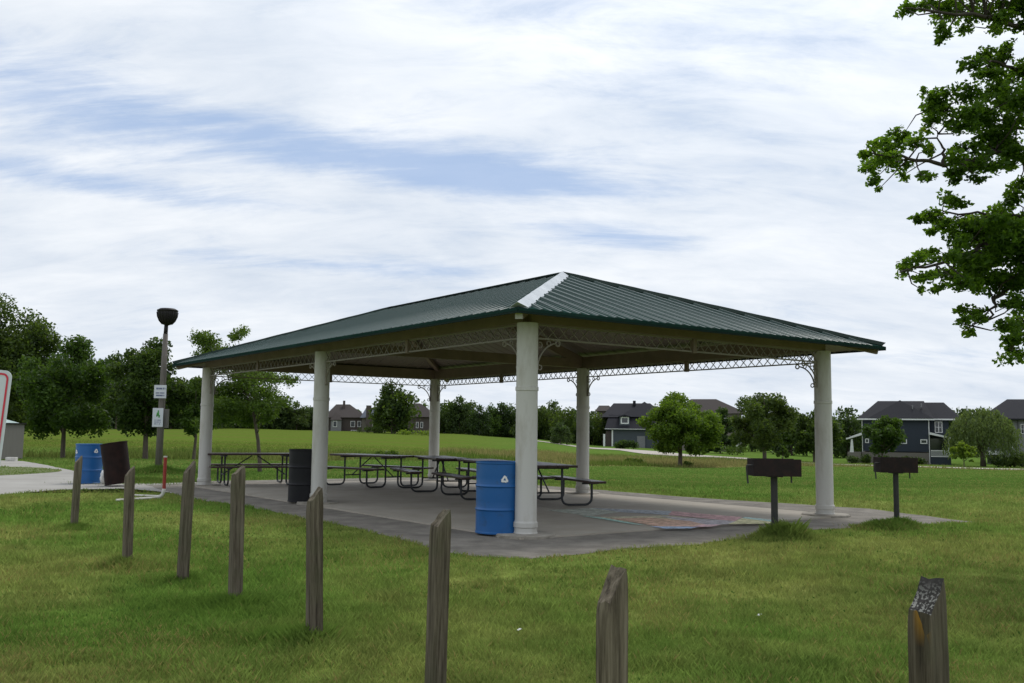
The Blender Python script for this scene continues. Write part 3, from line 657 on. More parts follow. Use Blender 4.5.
tb = [((.45, 16.95), math.radians(107.5), 'picnic table nearest the chalk drawing, its right end bench clear of the front column'),
      ((-.38, 18.35), math.radians(109), 'picnic table half hidden behind the blue barrel at the front column'),
      ((-1.48, 20.45), math.radians(108), 'picnic table standing just in front of the rear left corner column'),
      ((-3.10, 21.75), math.radians(140), 'picnic table just right of the second front column, its left end behind that column'),
      ((-5.80, 21.9), math.radians(25), 'picnic table standing side on between the far left column and the black barrel')]
proto = make_table()
for i, ((a_, b_), rz, lb) in enumerate(tb):
    if i == 0: o = proto; o.scale = (1, 1, .94); o.location = (a_, b_, SZ); o.rotation_euler = (0, 0, rz); o['label'] = lb
    else: dup(proto, (a_, b_, SZ), rz, lb)

# ------------------------------------------------------------------ barrels
def drum(label, loc, m, rz=0.0, tilt=None, sym=(), lidm=None, lid=False, dents=0, H=.87, R_=.288, ribs=True):
    r = thing('barrel', label, 'barrel', loc, rz)
    bm = bmesh.new(); prof = [(R_*.96, .0), (R_+.006, .004), (R_+.006, .022), (R_, .028)]
    def rib(z): return [(R_, z)] if not ribs else [(R_, z-.016), (R_+.009, z-.007), (R_+.012, z), (R_+.009, z+.007), (R_, z+.016), (R_-.003, z+.026)]
    prof += [(R_, .10), (R_, .2)]+rib(H*.335)+[(R_, .40), (R_, .5)]+rib(H*.66)+[(R_, .68), (R_, .76), (R_, H-.03), (R_+.008, H-.022), (R_+.008, H-.002), (R_-.004, H), (R_-.012, H-.01), (R_-.012, H-.35), (.01, H-.36)]
    lathe(bm, prof, 56)
    rg = random.Random(dents*7+1)
    if dents:
        dl = [(rg.uniform(-2.6, -.6), rg.uniform(.08, .75), rg.uniform(.05, .12), rg.uniform(.008, .02)) for _ in range(dents)]
        for v_ in bm.verts:
            if v_.co.xy.length > R_-.005:
                an = math.atan2(v_.co.y, v_.co.x)
                for da, dz, ds, dd in dl:
                    k = math.exp(-(((an-da)*R_)**2+(v_.co.z-dz)**2)/ds**2); v_.co.x *= 1-dd*k/R_; v_.co.y *= 1-dd*k/R_
    o = obj('body', bm, m, r, smooth=True)
    try: o.data.set_sharp_from_angle(angle=math.radians(40))
    except Exception: pass
    if lid:
        bm = bmesh.new(); lathe(bm, [(R_-.012, H-.02), (R_-.012, H-.012), (.01, H-.012)], 40); obj('lid', bm, lidm or m, r)
    for an, z, sz in sym:
        bm = bmesh.new()
        def pt(x, y): 
            th = an+x/R_; q = R_+.004+.0; return bm.verts.new((q*math.cos(th), q*math.sin(th), z+y))
        for k in range(3):
            rot = k*2*PI/3
            def rr(p): return (sz*(p[0]*math.cos(rot)-p[1]*math.sin(rot)), sz*(p[0]*math.sin(rot)+p[1]*math.cos(rot)))
            # one arrow: a folded band over a corner of the triangle, with a head
            band_o = [(-.62, .18), (-.30, .74), (-.08, .95), (.14, .90), (.34, .62)]
            band_i = [(-.26, -.04), (-.02, .36), (.0, .40), (.02, .40), (.06, .34)]
            vo = [pt(*rr(p)) for p in band_o]; vi = [pt(*rr(p)) for p in band_i]
            for j in range(4): bm.faces.new((vo[j], vo[j+1], vi[j+1], vi[j]))
            h = [pt(*rr(p)) for p in ((-.10, .34), (.54, .74), (.44, .20))]; bm.faces.new(h)
        obj('recycling_symbol', bm, M['white'], r)
    if tilt: r.rotation_euler = (tilt[0], tilt[1], rz)
    return r
def atd(u, d, z=0): return Vector(((u-512+(90+(CH-z)*.6*F/d)*ROLL)/F*d, d, z))
FR = -PI/2
drum('bright blue barrel with a white recycling mark against the front corner column', atd(499.5, 11.98, SZ), M['blue'], sym=((FR+.23, .66, .052),), lid=True, lidm=M['browndrum'], dents=3)
drum('black barrel standing beside the second front column', atd(307.5, 16.75, SZ), M['darkdrum'], lid=False, H=.9)
drum('blue barrel standing out on the pale path left of the shelter', atd(92.3, 21.8, .01), M['blue'], sym=((FR-.75, .70, .055), (FR+.9, .72, .055)), lid=False, H=.88)
bt = drum('dark brown barrel tipped over to lean on the blue barrel on the path', atd(117.5, 21.6, .01), M['browndrum'], H=.89, R_=.272, dents=6, ribs=False)
bt.matrix_world = Matrix.Translation(atd(122.5, 20.9, .055)) @ Matrix.Rotation(math.radians(-9.5), 4, 'Y')
bg_ = bmesh.new(); bmesh.ops.create_icosphere(bg_, subdivisions=3, radius=1)
for v_ in bg_.verts: v_.co *= 1+.18*math.sin(v_.co.x*7+v_.co.z*9)*math.cos(v_.co.y*8); v_.co.x *= .06; v_.co.y *= .10; v_.co.z = (v_.co.z+.9)*.16
o = obj('plastic_bag', bg_, M['bag'], smooth=True); o.location = atd(107.3, 21.5, .01); tag(o, 'crumpled white plastic bag wedged between the two barrels on the path', 'bag')

# ------------------------------------------------------------------ barbecue grills
def make_grill():
    r = thing('barbecue_grill', 'x', 'barbecue grill', group='barbecue grills beside the shelter')
    bm = bmesh.new(); tube(bm, [(0, 0, -.05), (0, 0, .745)], .042, 12); box(bm, -.09, .09, -.09, .09, .742, .752); obj('post', bm, M['iron'], r)
    bm = bmesh.new(); z0, z1 = .755, .965; x, y, t_ = .29, .19, .012
    box(bm, -x, x, -y, y, z0, z0+t_); box(bm, -x, x, -y, -y+t_, z0+t_, z1); box(bm, -x, x, y-t_, y, z0+t_, z1); box(bm, -x, -x+t_, -y+t_, y-t_, z0+t_, z1)
    box(bm, x-t_, x, -y+t_, y-t_, z0+t_, z1-.05); obj('firebox', bm, M['rust'], r)
    bm = bmesh.new()
    for k in range(11): tube(bm, [(-x+.03+k*.053, -y+.02, z1-.012), (-x+.06+k*.052, y-.02, z1-.012)], .006, 6)
    bar(bm, (-x+.03, -y+.02, z1-.02), (x-.03, -y+.02, z1-.02), .012, .012); bar(bm, (-x+.03, y-.02, z1-.02), (x-.03, y-.02, z1-.02), .012, .012); obj('grate', bm, M['iron'], r)
    bm = bmesh.new(); tube(bm, [(-x+.01, -y+.06, z1-.08), (-x-.07, -y+.06, z1-.08), (-x-.075, -y+.06, z1-.10), (-x-.06, -y+.05, z1-.30)], .011, 8); obj('handle', bm, M['iron'], r)
    bm = bmesh.new(); tube(bm, [(x-.10, -y+.10, z0+.002), (x-.10, -y+.10, z0-.08)], .010, 8); obj('pin', bm, M['iron'], r)
    return r
g1 = make_grill(); p = G(776, 538); g1.location = (p.x, p.y+.05, 0); g1.rotation_euler = (0, 0, math.radians(-2)); g1['label'] = 'rusty box grill on a black post nearer the shelter, with its handle hanging left'
p = G(897, 526.5); g2 = dup(g1, (p.x, p.y, 0), math.radians(-4), 'rusty box grill on a black post farther right, in front of the blue house', scale=(.88, .88, 1))

# ------------------------------------------------------------------ fence posts
posts = [(G(74, 528.5), .90, .078, 'leftmost weathered wooden post, nearest the blue barrel on the path'), (G(127, 565.5), .90, .08, 'second wooden post from the left, just left of the red and white pipe'),
         (G(182.5, 584), .99, .08, 'tall slanted wooden post in front of the far left shelter column'), (G(235, 606), .99, .082, 'tall wooden post in front of the side-on picnic table, fourth from the left'),
         (G(314.5, 645), .915, .08, 'cracked wooden post in front of the second shelter column'), (atd(438.5, 4.6), .885, .078, 'wooden post with a sharp split top left of the blue recycling barrel'),
         (atd(608.5, 3.2), .815, .076, 'short thick dark wooden post at the bottom of the lawn below the rear column'), (atd(918.5, 2.62), .871, .072, 'closest wooden post, with white lichen and an orange stain on its top')]
for i, (p, h, s, lb) in enumerate(posts):
    rg = random.Random(i+40); bm = bmesh.new(); s2 = s/2; nz = 26; cut = .06+.055*rg.random()
    sec = [(-1, -1), (-.35, -1.0), (.3, -1), (1, -1), (1, -.3), (1, .4), (1, 1), (.2, 1), (-.5, 1), (-1, 1), (-1, .35), (-1, -.4)]
    rows = []; offs = [(rg.uniform(-.0025, .0025), rg.uniform(-.0025, .0025)) for _ in sec]
    grv = [1-.05*(k in (1, 5, 8, 11))*rg.random() for k in range(12)]
    for j in range(nz+1):
        row = []
        for k, (x, y) in enumerate(sec):
            rb = .955 if abs(x) == 1 and abs(y) == 1 else 1.0
            top = h-cut*(1-(x+1)/2)+rg.uniform(-.006, .006); z = -.08+(top+.08)*(j/nz)**.9
            w_ = 1+.05*math.sin(j*.7+i)*rg.random()*.4; q = grv[k]*rb*w_*(.90 if j == nz else .975 if j == nz-1 else 1)
            row.append(bm.verts.new((x*s2*q+offs[k][0], y*s2*q+offs[k][1], z)))
        rows.append(row)
    for a_, b_ in zip(rows, rows[1:]):
        for k in range(12): bm.faces.new((a_[k], a_[(k+1) % 12], b_[(k+1) % 12], b_[k]))
    ctr = bm.verts.new((0, 0, h-cut/2-.006))
    for k in range(12): bm.faces.new((rows[-1][k], rows[-1][(k+1) % 12], ctr))
    o = obj('fence_post', bm, M['woodlichen'] if i == 7 else M['wood']); o.location = (p.x, p.y, 0)
    lean = [(0, .015), (.01, -.02), (.0, .02), (-.01, -.01), (0, -.03), (.01, .01), (0, 0), (0, -.01)][i]
    o.rotation_euler = (lean[0], lean[1], TH+rg.uniform(-.06, .06)); tag(o, lb, 'fence post', 'row of wooden posts on the lawn')

# ------------------------------------------------------------------ lamp post and its signs
d = 29.0; pb = W(158.3, 470.5, d); pb.z = 0; lp = thing('street_lamp', 'dark bowl-topped lamp on a grey wooden pole at the edge of the path', 'lamp post', pb)
k = d/F; top = Vector(W(165.6, 334, d))-Vector(pb); hd = Vector(W(166.6, 308, d))-Vector(pb)
bm = bmesh.new(); tube(bm, [(0, 0, -.2), top*.35, top*.7, top], [.105, .10, .09, .072], 14); obj('pole', bm, M['lampwood'], lp, True)
bm = bmesh.new(); tube(bm, [top*.998, top+Vector((.01, 0, .32))], [.062, .058], 12); obj('neck', bm, M['lampdark'], lp, True)
bm = bmesh.new(); z = hd.z
lathe(bm, [(.06, z-.53), (.14, z-.50), (.225, z-.40), (.28, z-.27), (.30, z-.14), (.295, z-.10), (.31, z-.095), (.31, z-.07), (.22, z-.02), (.03, z)], 36, Matrix.Translation((top.x+.03, 0, 0)))
for q in range(18):
    an = q*PI/9; f = Vector((math.cos(an), math.sin(an), 0)); o_ = Vector((top.x+.03, 0, 0))
    tube(bm, [o_+f*.15+Vector((0, 0, z-.50)), o_+f*.236+Vector((0, 0, z-.40)), o_+f*.292+Vector((0, 0, z-.27)), o_+f*.311+Vector((0, 0, z-.13))], .009, 4)
obj('lamp_head', bm, M['lampdark'], lp, True)
def signbox(label, u0, u1, v0, v1, d_, marks, name='notice_sign', thick=.012, m=M['signwhite']):
    p0 = W(u0, v0, d_); p1 = W(u1, v1, d_); cx = (p0.x+p1.x)/2; w_ = p1.x-p0.x; h_ = p0.z-p1.z
    r = thing(name, label, 'sign', (cx, d_, p1.z)); bm = bmesh.new(); box(bm, -w_/2, w_/2, 0, thick, 0, h_, bev=.004); obj('panel', bm, m, r)
    groups = {}
    for (x0, x1, y0, y1, mm) in marks: groups.setdefault(mm, []).append((x0, x1, y0, y1))
    for mm, l in groups.items():
        bm = bmesh.new()
        rows_ = {}
        for q in l: rows_.setdefault(q[2] if mm == 'ink' else 0, []).append(q)
        for l2 in rows_.values():
            bm = bmesh.new()
            for x0, x1, y0, y1 in l2: box(bm, -w_/2+x0*w_, -w_/2+x1*w_, -.005, -.002, h_*(1-y1), h_*(1-y0))
            obj('line_of_lettering' if mm == 'ink' else 'emblem', bm, M[mm], r)
    return r
rg = random.Random(4)
def words(y0, y1, x0, x1):
    o = []; x = x0
    while x < x1:
        w_ = rg.uniform(.035, .06)
        if rg.random() > .16: o.append((x, min(x+w_*.72, x1), y0, y1, 'ink'))
        x += w_
    return o
signbox('small square white notice fixed higher on the lamp pole', 154.3, 166.0, 385, 398.3, d-.17, words(.20, .33, .1, .92)+words(.56, .64, .15, .85)+words(.74, .84, .12, .88))
signbox('white notice with a green emblem fixed lower on the lamp pole', 152.8, 162.6, 408, 427, d-.18, [(.48, .60, .12, .24, 'signgreen'), (.40, .62, .24, .40, 'signgreen'), (.36, .48, .34, .46, 'signgreen'), (.56, .70, .36, .50, 'signgreen')]+words(.62, .66, .2, .8)+words(.72, .76, .2, .8)+words(.82, .86, .2, .75))
signbox('dark grey box mounted behind the lower notice on the lamp pole', 162.9, 167.2, 409, 428, d-.06, [], name='utility_box', thick=.12, m=M['shed'])['category'] = 'box'

# red and white pipe frame
p0 = G(163.5, 499.5); r = thing('pipe_frame', 'bent red and white pipe frame lying on the grass with one upright end', 'pipe frame', p0)
bm = bmesh.new(); tube(bm, [(0, 0, .18), (.0, 0, .74)], .030, 12); obj('upright', bm, M['red'], r)
bm = bmesh.new(); tube(bm, [(-.15, 0, .035), (-.08, 0, .04), (-.03, 0, .075), (-.006, 0, .13), (0, 0, .19)], .033, 10); 
obj('elbow', bm, M['offwhite'], r, True); bm = bmesh.new(); tube(bm, [(0, 0, .742), (0, 0, .765)], .034, 12); obj('cap', bm, M['offwhite'], r); bm = bmesh.new(); bar(bm, (-.10, 0, .02), (-.15, .35, .02), .04, .04); obj('cross_piece', bm, M['offwhite'], r)
bm = bmesh.new(); q = G(116, 502)-p0; tube(bm, [(-.14, 0, .03), (q.x, q.y, .03)], .021, 8); q2 = G(124, 498)-p0; tube(bm, [(-.15, .35, .03), (q2.x, q2.y+.3, .03)], .021, 8); obj('ground_rail', bm, M['offwhite'], r)

# roadside sign at the left edge
d = 4.4; pc = W(-24, 368, d); r = thing('roadside_sign', 'white sign with a red rounded border, tilted, at the left edge of the photo', 'sign', (pc.x, d, 0))
def rrect(bm, w_, h_, rad_, y, n=8):
    out_ = []
    for cx, cz, a0 in ((w_/2-rad_, h_/2-rad_, 0), (-w_/2+rad_, h_/2-rad_, 90), (-w_/2+rad_, -h_/2+rad_, 180), (w_/2-rad_, -h_/2+rad_, 270)):
        for q in range(n+1):
            an = math.radians(a0+90*q/n); out_.append(bm.verts.new((cx+rad_*math.cos(an), y, cz+rad_*math.sin(an))))
    return out_
SW, SH = .305, .455
bm = bmesh.new(); a_ = rrect(bm, SW, SH, .035, 0); b_ = rrect(bm, SW, SH, .035, .003); bm.faces.new(a_); bm.faces.new(b_[::-1])
for q in range(len(a_)): bm.faces.new((a_[q], a_[(q+1) % len(a_)], b_[(q+1) % len(a_)], b_[q]))
pn = obj('panel', bm, M['signwhite'], r); bm = bmesh.new(); a_ = rrect(bm, SW-.026, SH-.026, .028, -.002); b_ = rrect(bm, SW-.044, SH-.044, .02, -.002)
for q in range(len(a_)): bm.faces.new((a_[q], a_[(q+1) % len(a_)], b_[(q+1) % len(a_)], b_[q]))
bd = obj('border', bm, M['signred'], r)
tm = Matrix.Translation((0, 0, pc.z-SH/2)) @ Matrix.Rotation(math.radians(4.2), 4, 'Y')
pn.matrix_local = tm; bd.matrix_local = tm
bm = bmesh.new(); bar(bm, tm @ Vector((0, .014, SH/2-.02)), tm @ Vector((0, .03, -(pc.z-SH/2)-.1)), .05, .02, up=(0, 1, 0)); obj('post', bm, mat('galvanised_post', (.3, .31, .31), .5, .6), r)

# shed at the left
d = 35.5; s0 = W(-120, 422.5, d); s1 = W(-19, 463, d); r = thing('utility_shed', 'low grey shed with a pale green metal roof beside the path', 'shed', (s0.x, d, 0))
wd = s1.x-s0.x; hh = s0.z; bm = bmesh.new(); box(bm, 0, wd, 0, 3.0, -.1, hh)
for q in range(int(wd/.2)+1): box(bm, q*.2+.01, q*.2+.19, -.012, -.001, 0, hh-.08)
obj('wall', bm, M['shed'], r)
bm = bmesh.new(); box(bm, -.03, wd+.05, -.05, 3.05, hh, hh+.05); obj('wall_cap', bm, M['lampdark'], r)
bm = bmesh.new(); z = hh+.052; v_ = [bm.verts.new(q) for q in ((0, .1, z), (wd-.1, .1, z), (wd-.1, 2.8, z), (0, 2.8, z), (0, .9, z+.42), (wd-.75, .9, z+.30), (wd-.75, 1.8, z+.30), (0, 1.8, z+.42))]
for f in ((0, 1, 5, 4), (1, 2, 6, 5), (2, 3, 7, 6), (3, 0, 4, 7), (4, 5, 6, 7), (3, 2, 1, 0)): bm.faces.new([v_[q] for q in f])
obj('roof', bm, M['shedroof'], r)
bm = bmesh.new(); box(bm, 0, .36, 0, .2, 0, .15, bev=.01); box(bm, .05, .31, -.01, .0, .05, .11)
o = obj('small_box', bm, M['offwhite']); o.location = (W(5, 463, d-.4).x, d-.4, .0); tag(o, 'small white box on the ground against the grey shed', 'box')

# paper scraps
for u, v_, lb in ((519, 633, 'scrap of white litter on the lawn in front of the pair of centre posts'), (759, 618, 'tiny pale scrap of litter on the lawn left of the lichen-topped post')):
    bm = bmesh.new(); pts = [(-.035, 0, .02), (0, .02, .045), (.035, .005, .03), (.03, -.02, .05), (0, -.015, .03), (-.03, -.02, .035)]
    f = [bm.verts.new(q) for q in pts]; bm.faces.new((f[0], f[1], f[4], f[5])); bm.faces.new((f[1], f[2], f[3], f[4]))
    o = obj('litter_scrap', bm, M['bag']); o.location = G(u, v_); o.scale = (.6, .6, .6); tag(o, lb, 'litter')

# ------------------------------------------------------------------ trees
M['leaf_dark'] = leafmat('leaf_dark', (.022, .044, .009), (.066, .105, .020), None, .45)
M['leaf_mid'] = leafmat('leaf_mid', (.034, .066, .009), (.095, .15, .024), None, .42)
M['leaf_bright'] = leafmat('leaf_bright', (.065, .115, .010), (.15, .215, .028), None, .45)
M['leaf_far'] = leafmat('leaf_far', (.024, .046, .013), (.065, .10, .026), None, .4, .5)
M['leaf_willow'] = leafmat('leaf_willow', (.042, .070, .020), (.095, .14, .045), None, .35)
M['leaf_near'] = leafmat('leaf_near', (.045, .088, .008), (.12, .20, .018), (.24, .28, .03), .60, 1.5)
def leaves(ctrs, rads, n, size, rg, shell=.45, flat=.8, droop=0.0, aspect=.62):
    ctrs = np.array(ctrs, float); rads = np.array(rads, float); wgt = rads.prod(1)**(2/3); idx = rg.choice(len(ctrs), n, p=wgt/wgt.sum())
    d = rg.normal(size=(n, 3)); d /= np.linalg.norm(d, axis=1)[:, None]
    r = rg.random(n)**shell
    p = ctrs[idx]+d*rads[idx]*(r*(.85+.3*rg.random(n)))[:, None]
    a = rg.normal(size=(n, 3)); a[:, 2] *= flat
    if droop: a[:, 2] -= droop
    a /= np.linalg.norm(a, axis=1)[:, None]; b = np.cross(a, rg.normal(size=(n, 3))); b /= np.linalg.norm(b, axis=1)[:, None]+1e-9
    s = size*(.6+.8*rg.random(n))[:, None]
    v = np.empty((n, 4, 3)); v[:, 0] = p-a*s*.5; v[:, 1] = p+b*s*aspect*.5; v[:, 2] = p+a*s*.5; v[:, 3] = p-b*s*aspect*.5
    return v.reshape(-1, 3)
def limbs(bm, base, ctrs, h0, h1, r0, rg, n=9):
    tp = Vector((rg.uniform(-.02, .02)*h1, rg.uniform(-.02, .02)*h1, h1)); pts = [Vector((0, 0, -.3)), Vector((0, 0, 0)), tp*.3+Vector((rg.uniform(-.1, .1), 0, 0)), tp*.6, tp]
    tube(bm, pts, [r0*1.35, r0*1.12, r0*.85, r0*.6, r0*.2], 8)
    cs = sorted(ctrs, key=lambda c: c[2])
    for c in rg.sample(cs, min(n, len(cs))):
        z = h0+(h1-h0)*rg.random()*.5; z = min(z, c[2]*.85+.1); s = tp*(z/h1); e = Vector(c); m_ = s.lerp(e, .5)+Vector((0, 0, .06*h1*rg.uniform(-.5, 1)))
        tube(bm, [s, m_, e], [r0*.42, r0*.26, r0*.06], 5)
def make_tree(name, label, loc, H, Wd, cb, m, n, ls, seed, group=None, clumps=34, r0=None, shape='round', cat='tree', trunkh=.8, droop=0, cr=.23, thick=1.0):
    """H height, Wd crown width, cb crown bottom height"""
    rg = random.Random(seed); ng = np.random.default_rng(seed); ct = []; rd = []
    ch = H-cb; 
    tries = 0
    while len(ct) < clumps and tries < 5000:
        tries += 1
        x, y, z = rg.uniform(-1, 1), rg.uniform(-1, 1), rg.uniform(0, 1)
        if shape == 'round': lim = math.sqrt(max(0, 1-(2*z-.85)**2*.82))
        elif shape == 'cone': lim = (1-z)**.75*.95+.04
        elif shape == 'oval': lim = math.sqrt(max(0, 1-(2*z-.95)**2))
        elif shape == 'dome': lim = math.sqrt(max(0, 1-z**2.2))
        else: lim = 1.0 if z < .75 else (1-z)/.25*.7+.3
        rr = math.hypot(x, y)
        if rr > lim or rr < lim*.25: continue
        k = cr*rg.uniform(.65, 1.3); q = lim-.5*k
        if rr > q and rr > 0: x *= q/rr; y *= q/rr
        ct.append((x*Wd/2, y*Wd/2*thick, cb+z*ch*(1-cr*.6)+ch*cr*.2)); rd.append((k*Wd*.5*1.15, k*Wd*.5*1.15, k*min(Wd, ch)*.5))
    for q in ((.40, .42), (.62, .32)): ct.append((rg.uniform(-.08, .08)*Wd, 0, cb+ch*q[0])); rd.append((Wd*q[1]*.6, Wd*q[1]*.6, ch*.24))
    t_ = thing(name, label, cat, loc, rg.uniform(0, 6.28) if shape != 'fix' else 0, group)
    bm = bmesh.new(); limbs(bm, None, ct, cb*.8, cb+ch*trunkh, r0 or H*.018, rg); obj('trunk', bm, M['bark'], t_, True)
    link('crown', npmesh('crown', leaves(ct, rd, n, ls, ng, droop=droop), 4), m, t_)
    return t_
def T(u, d): return P(u, d)
D1 = 45
def hpx(px, d): return px*d/F
# left group
make_tree('maple_tree', 'big dark broad tree at the left edge behind the shed', P(-6, 50), hpx(172, 50), hpx(118, 50), hpx(30, 50), M['leaf_dark'], 34000, .17, 1, clumps=74)
make_tree('maple_tree', 'young round tree with a thin trunk on the lawn right of the shed', P(66, 45), hpx(128, 45), hpx(92, 45), hpx(23, 45), M['leaf_mid'], 22000, .15, 2, clumps=44, cr=.25, r0=.10)
make_tree('maple_tree', 'dark round tree with a bare lower trunk just left of the lamp pole', P(148, 44), hpx(131, 44), hpx(78, 44), hpx(24, 44), M['leaf_dark'], 20000, .15, 3, clumps=34, cr=.26, shape='oval', r0=.12)
make_tree('young_tree', 'small young tree between the lamp pole and the far left column', P(196, 44), hpx(88, 44), hpx(44, 44), hpx(22, 44), M['leaf_mid'], 8500, .14, 4, clumps=24, r0=.07, shape='oval')
# airy locust tree behind the far left bay
def locust():
    base = P(262, 29); t_ = thing('locust_tree', 'airy feathery tree rising behind the far left end of the shelter roof', 'tree', base)
    ng = np.random.default_rng(21); rg = random.Random(21)
    cl = [(203, 338, 12, 9), (214, 344, 14, 10), (222, 352, 12, 8), (241, 331, 9, 6), (234, 337, 7, 5), (208, 354, 14, 8), (226, 366, 18, 10), (250, 372, 20, 9), (272, 380, 18, 8), (290, 380, 9, 6), (245, 388, 22, 9), (222, 392, 18, 9), (268, 394, 18, 8), (235, 404, 24, 9), (258, 408, 20, 8), (213, 408, 16, 9), (282, 400, 12, 6), (200, 386, 12, 7), (226, 418, 18, 8), (248, 420, 16, 7), (205, 422, 12, 6), (238, 378, 16, 8), (268, 416, 10, 6)]
    ct, rd = [], []
    for u, v_, ru, rv in cl:
        for _ in range(4):
            dd = 29+rg.uniform(-1.1, 1.1); p_ = Vector(W(u+rg.uniform(-.5, .5)*ru, v_+rg.uniform(-.5, .5)*rv, dd))-base; ct.append(p_); rd.append((ru*.030*.78, ru*.030*.85, rv*.030*.95))
    link('crown', npmesh('crown', leaves([tuple(c) for c in ct], rd, 24000, .09, ng, shell=.6, droop=.3, aspect=.45), 4), M['leaf_mid'], t_)
    bm = bmesh.new(); a1 = Vector(W(258, 440, 29))-base; a2 = Vector(W(252, 405, 29))-base; a3 = Vector(W(240, 365, 29))-base
    tube(bm, [(0, 0, -.2), (0, 0, .2), a1, a2, a3], [.075, .062, .052, .035, .012], 8)
    for c in rg.sample(ct, 26):
        s = a1.lerp(a2, rg.random()) if c.z < a2.z+.3 else a2.lerp(a3, rg.random()*.8); tube(bm, [s, s.lerp(c, .5)+Vector((0, 0, .12)), c], [.018, .011, .004], 5)
    obj('trunk', bm, M['bark'], t_, True)
locust()
# right side, in the meadow and round the houses
make_tree('maple_tree', 'rounded bright green tree standing alone in the tall grass', P(679, 88), hpx(73, 88), hpx(78, 88), hpx(15, 88), M['leaf_bright'], 26000, .24, 5, clumps=46, r0=.2)
make_tree('oak_tree', 'dark ragged-topped tree behind the nearer grill', P(763, 112), hpx(72, 112), hpx(66, 112), hpx(12, 112), M['leaf_dark'], 16000, .30, 6, clumps=27, r0=.22, cr=.25)
make_tree('maple_tree', 'dark tree half hidden behind the right corner column', P(812, 125), hpx(56, 125), hpx(62, 125), hpx(10, 125), M['leaf_dark'], 8000, .42, 7, clumps=36)
make_tree('young_tree', 'thin sapling on the verge between the nearer grill and the right column', P(781, 108), hpx(20, 108), hpx(12, 108), hpx(5, 108), M['leaf_mid'], 700, .22, 8, clumps=12, r0=.05)
make_tree('evergreen_tree', 'narrow dark evergreen in front of the brown-roofed house', P(719, 150), hpx(53, 150), hpx(32, 150), .3, M['leaf_far'], 6000, .45, 9, clumps=40, shape='dome')
make_tree('maple_tree', 'loose tree standing in front of the blue house wall', P(880, 124), hpx(51, 124), hpx(42, 124), hpx(11, 124), M['leaf_mid'], 7000, .34, 10, clumps=34, shape='oval')
make_tree('ornamental_tree', 'little bright green tree beside the blue house porch', P(961, 119), hpx(26, 119), hpx(26, 119), hpx(5, 119), M['leaf_bright'], 1800, .3, 12, clumps=20)
make_tree('conifer_tree', 'pointed conifer top showing above the blue house roof', P(888, 185), hpx(62, 185), hpx(26, 185), 1, M['leaf_mid'], 1500, .6, 13, shape='cone', clumps=30)
# willow: hanging strands
def willow():
    d = 124; base = P(980, d); t_ = thing('willow_tree', 'drooping pale green willow between the blue house and the grey house', 'tree', base)
    rg = np.random.default_rng(33); k = d/F; n = 420; V = []
    for i in range(n):
        an = rg.random()*2*PI; rr = rg.random()**.55; x = math.cos(an)*rr*32*k; y = math.sin(an)*rr*28*k
        top = (58-20*rr**2.2)*k*(.93+.1*rg.random()); bot = max(top-(14+26*rg.random())*k, (6+10*rg.random())*k); m_ = max(6, int((top-bot)/.17))
        z = np.linspace(top, bot, m_); out_ = 1+.16*np.linspace(0, 1, m_)**.6
        p = np.stack([x*out_+rg.normal(size=m_)*.12, y*out_+rg.normal(size=m_)*.12, z], 1)
        a = rg.normal(size=(m_, 3))*.45; a[:, 2] -= 1; a /= np.linalg.norm(a, axis=1)[:, None]; b_ = np.cross(a, rg.normal(size=(m_, 3))); b_ /= np.linalg.norm(b_, axis=1)[:, None]
        s = .42*(.6+.7*rg.random((m_, 1))); q = np.empty((m_, 4, 3)); q[:, 0] = p-a*s*.5; q[:, 1] = p+b_*s*.2; q[:, 2] = p+a*s*.5; q[:, 3] = p-b_*s*.2; V.append(q.reshape(-1, 3))
    link('crown', npmesh('crown', np.vstack(V), 4), M['leaf_willow'], t_)
    bm = bmesh.new(); tube(bm, [(0, 0, -.2), (0, 0, 1.3), (.2, 0, 3), (.1, 0, 5)], [.38, .3, .22, .08], 8)
    for an in range(7): a_ = an*.9; tube(bm, [(0, 0, 1.6), (1.4*math.cos(a_), 1.4*math.sin(a_), 4), (3*math.cos(a_), 3*math.sin(a_), 5.6)], [.14, .09, .03], 5)
    obj('trunk', bm, M['bark'], t_, True)
willow()
# prototypes copied along the far tree line
def proto_tree(seed, H, Wd, m, n=2600, ls=.62, shape='dome', cb=.1): return make_tree('tree', 'x', (0, 0, -500), H, Wd, cb, m, n, ls, seed, shape=shape, clumps=34, r0=.2, cr=.33)
protos = [proto_tree(101, 9, 8, M['leaf_far']), proto_tree(102, 9, 7, M['leaf_far'], shape='oval', cb=.2), proto_tree(103, 9, 9, M['leaf_dark'], shape='round', cb=.2), proto_tree(104, 9, 6, M['leaf_far'], shape='cone', cb=.1), proto_tree(105, 9, 8, M['leaf_mid'], shape='dome')]
used = [False]*5
def place(k, u, d, hp, wp, label, group, name=None):
    p_ = P(u, d); s = hpx(hp, d)/9; bw = (8, 7, 9, 6, 8)[k]; sw = hpx(wp, d)/bw; rz = random.Random(int(u*7+d)).uniform(0, 6.28)
    if not used[k]: o = protos[k]; used[k] = True; o.location = p_; o.rotation_euler = (0, 0, rz)
    else: o = dup(protos[k], p_, rz)
    o.scale = (sw, sw, s); o['label'] = label
    if group: o['group'] = group
    elif 'group' in o: del o['group']
    if name: o.name = name
    return o
g = 'trees in the far tree line'
LBl = 'dark tree in the far wooded line behind the left field'; LBm = 'dark tree in the far tree line seen between the shelter columns'; LBr = 'dark background tree behind the houses on the right'
rg = random.Random(77)
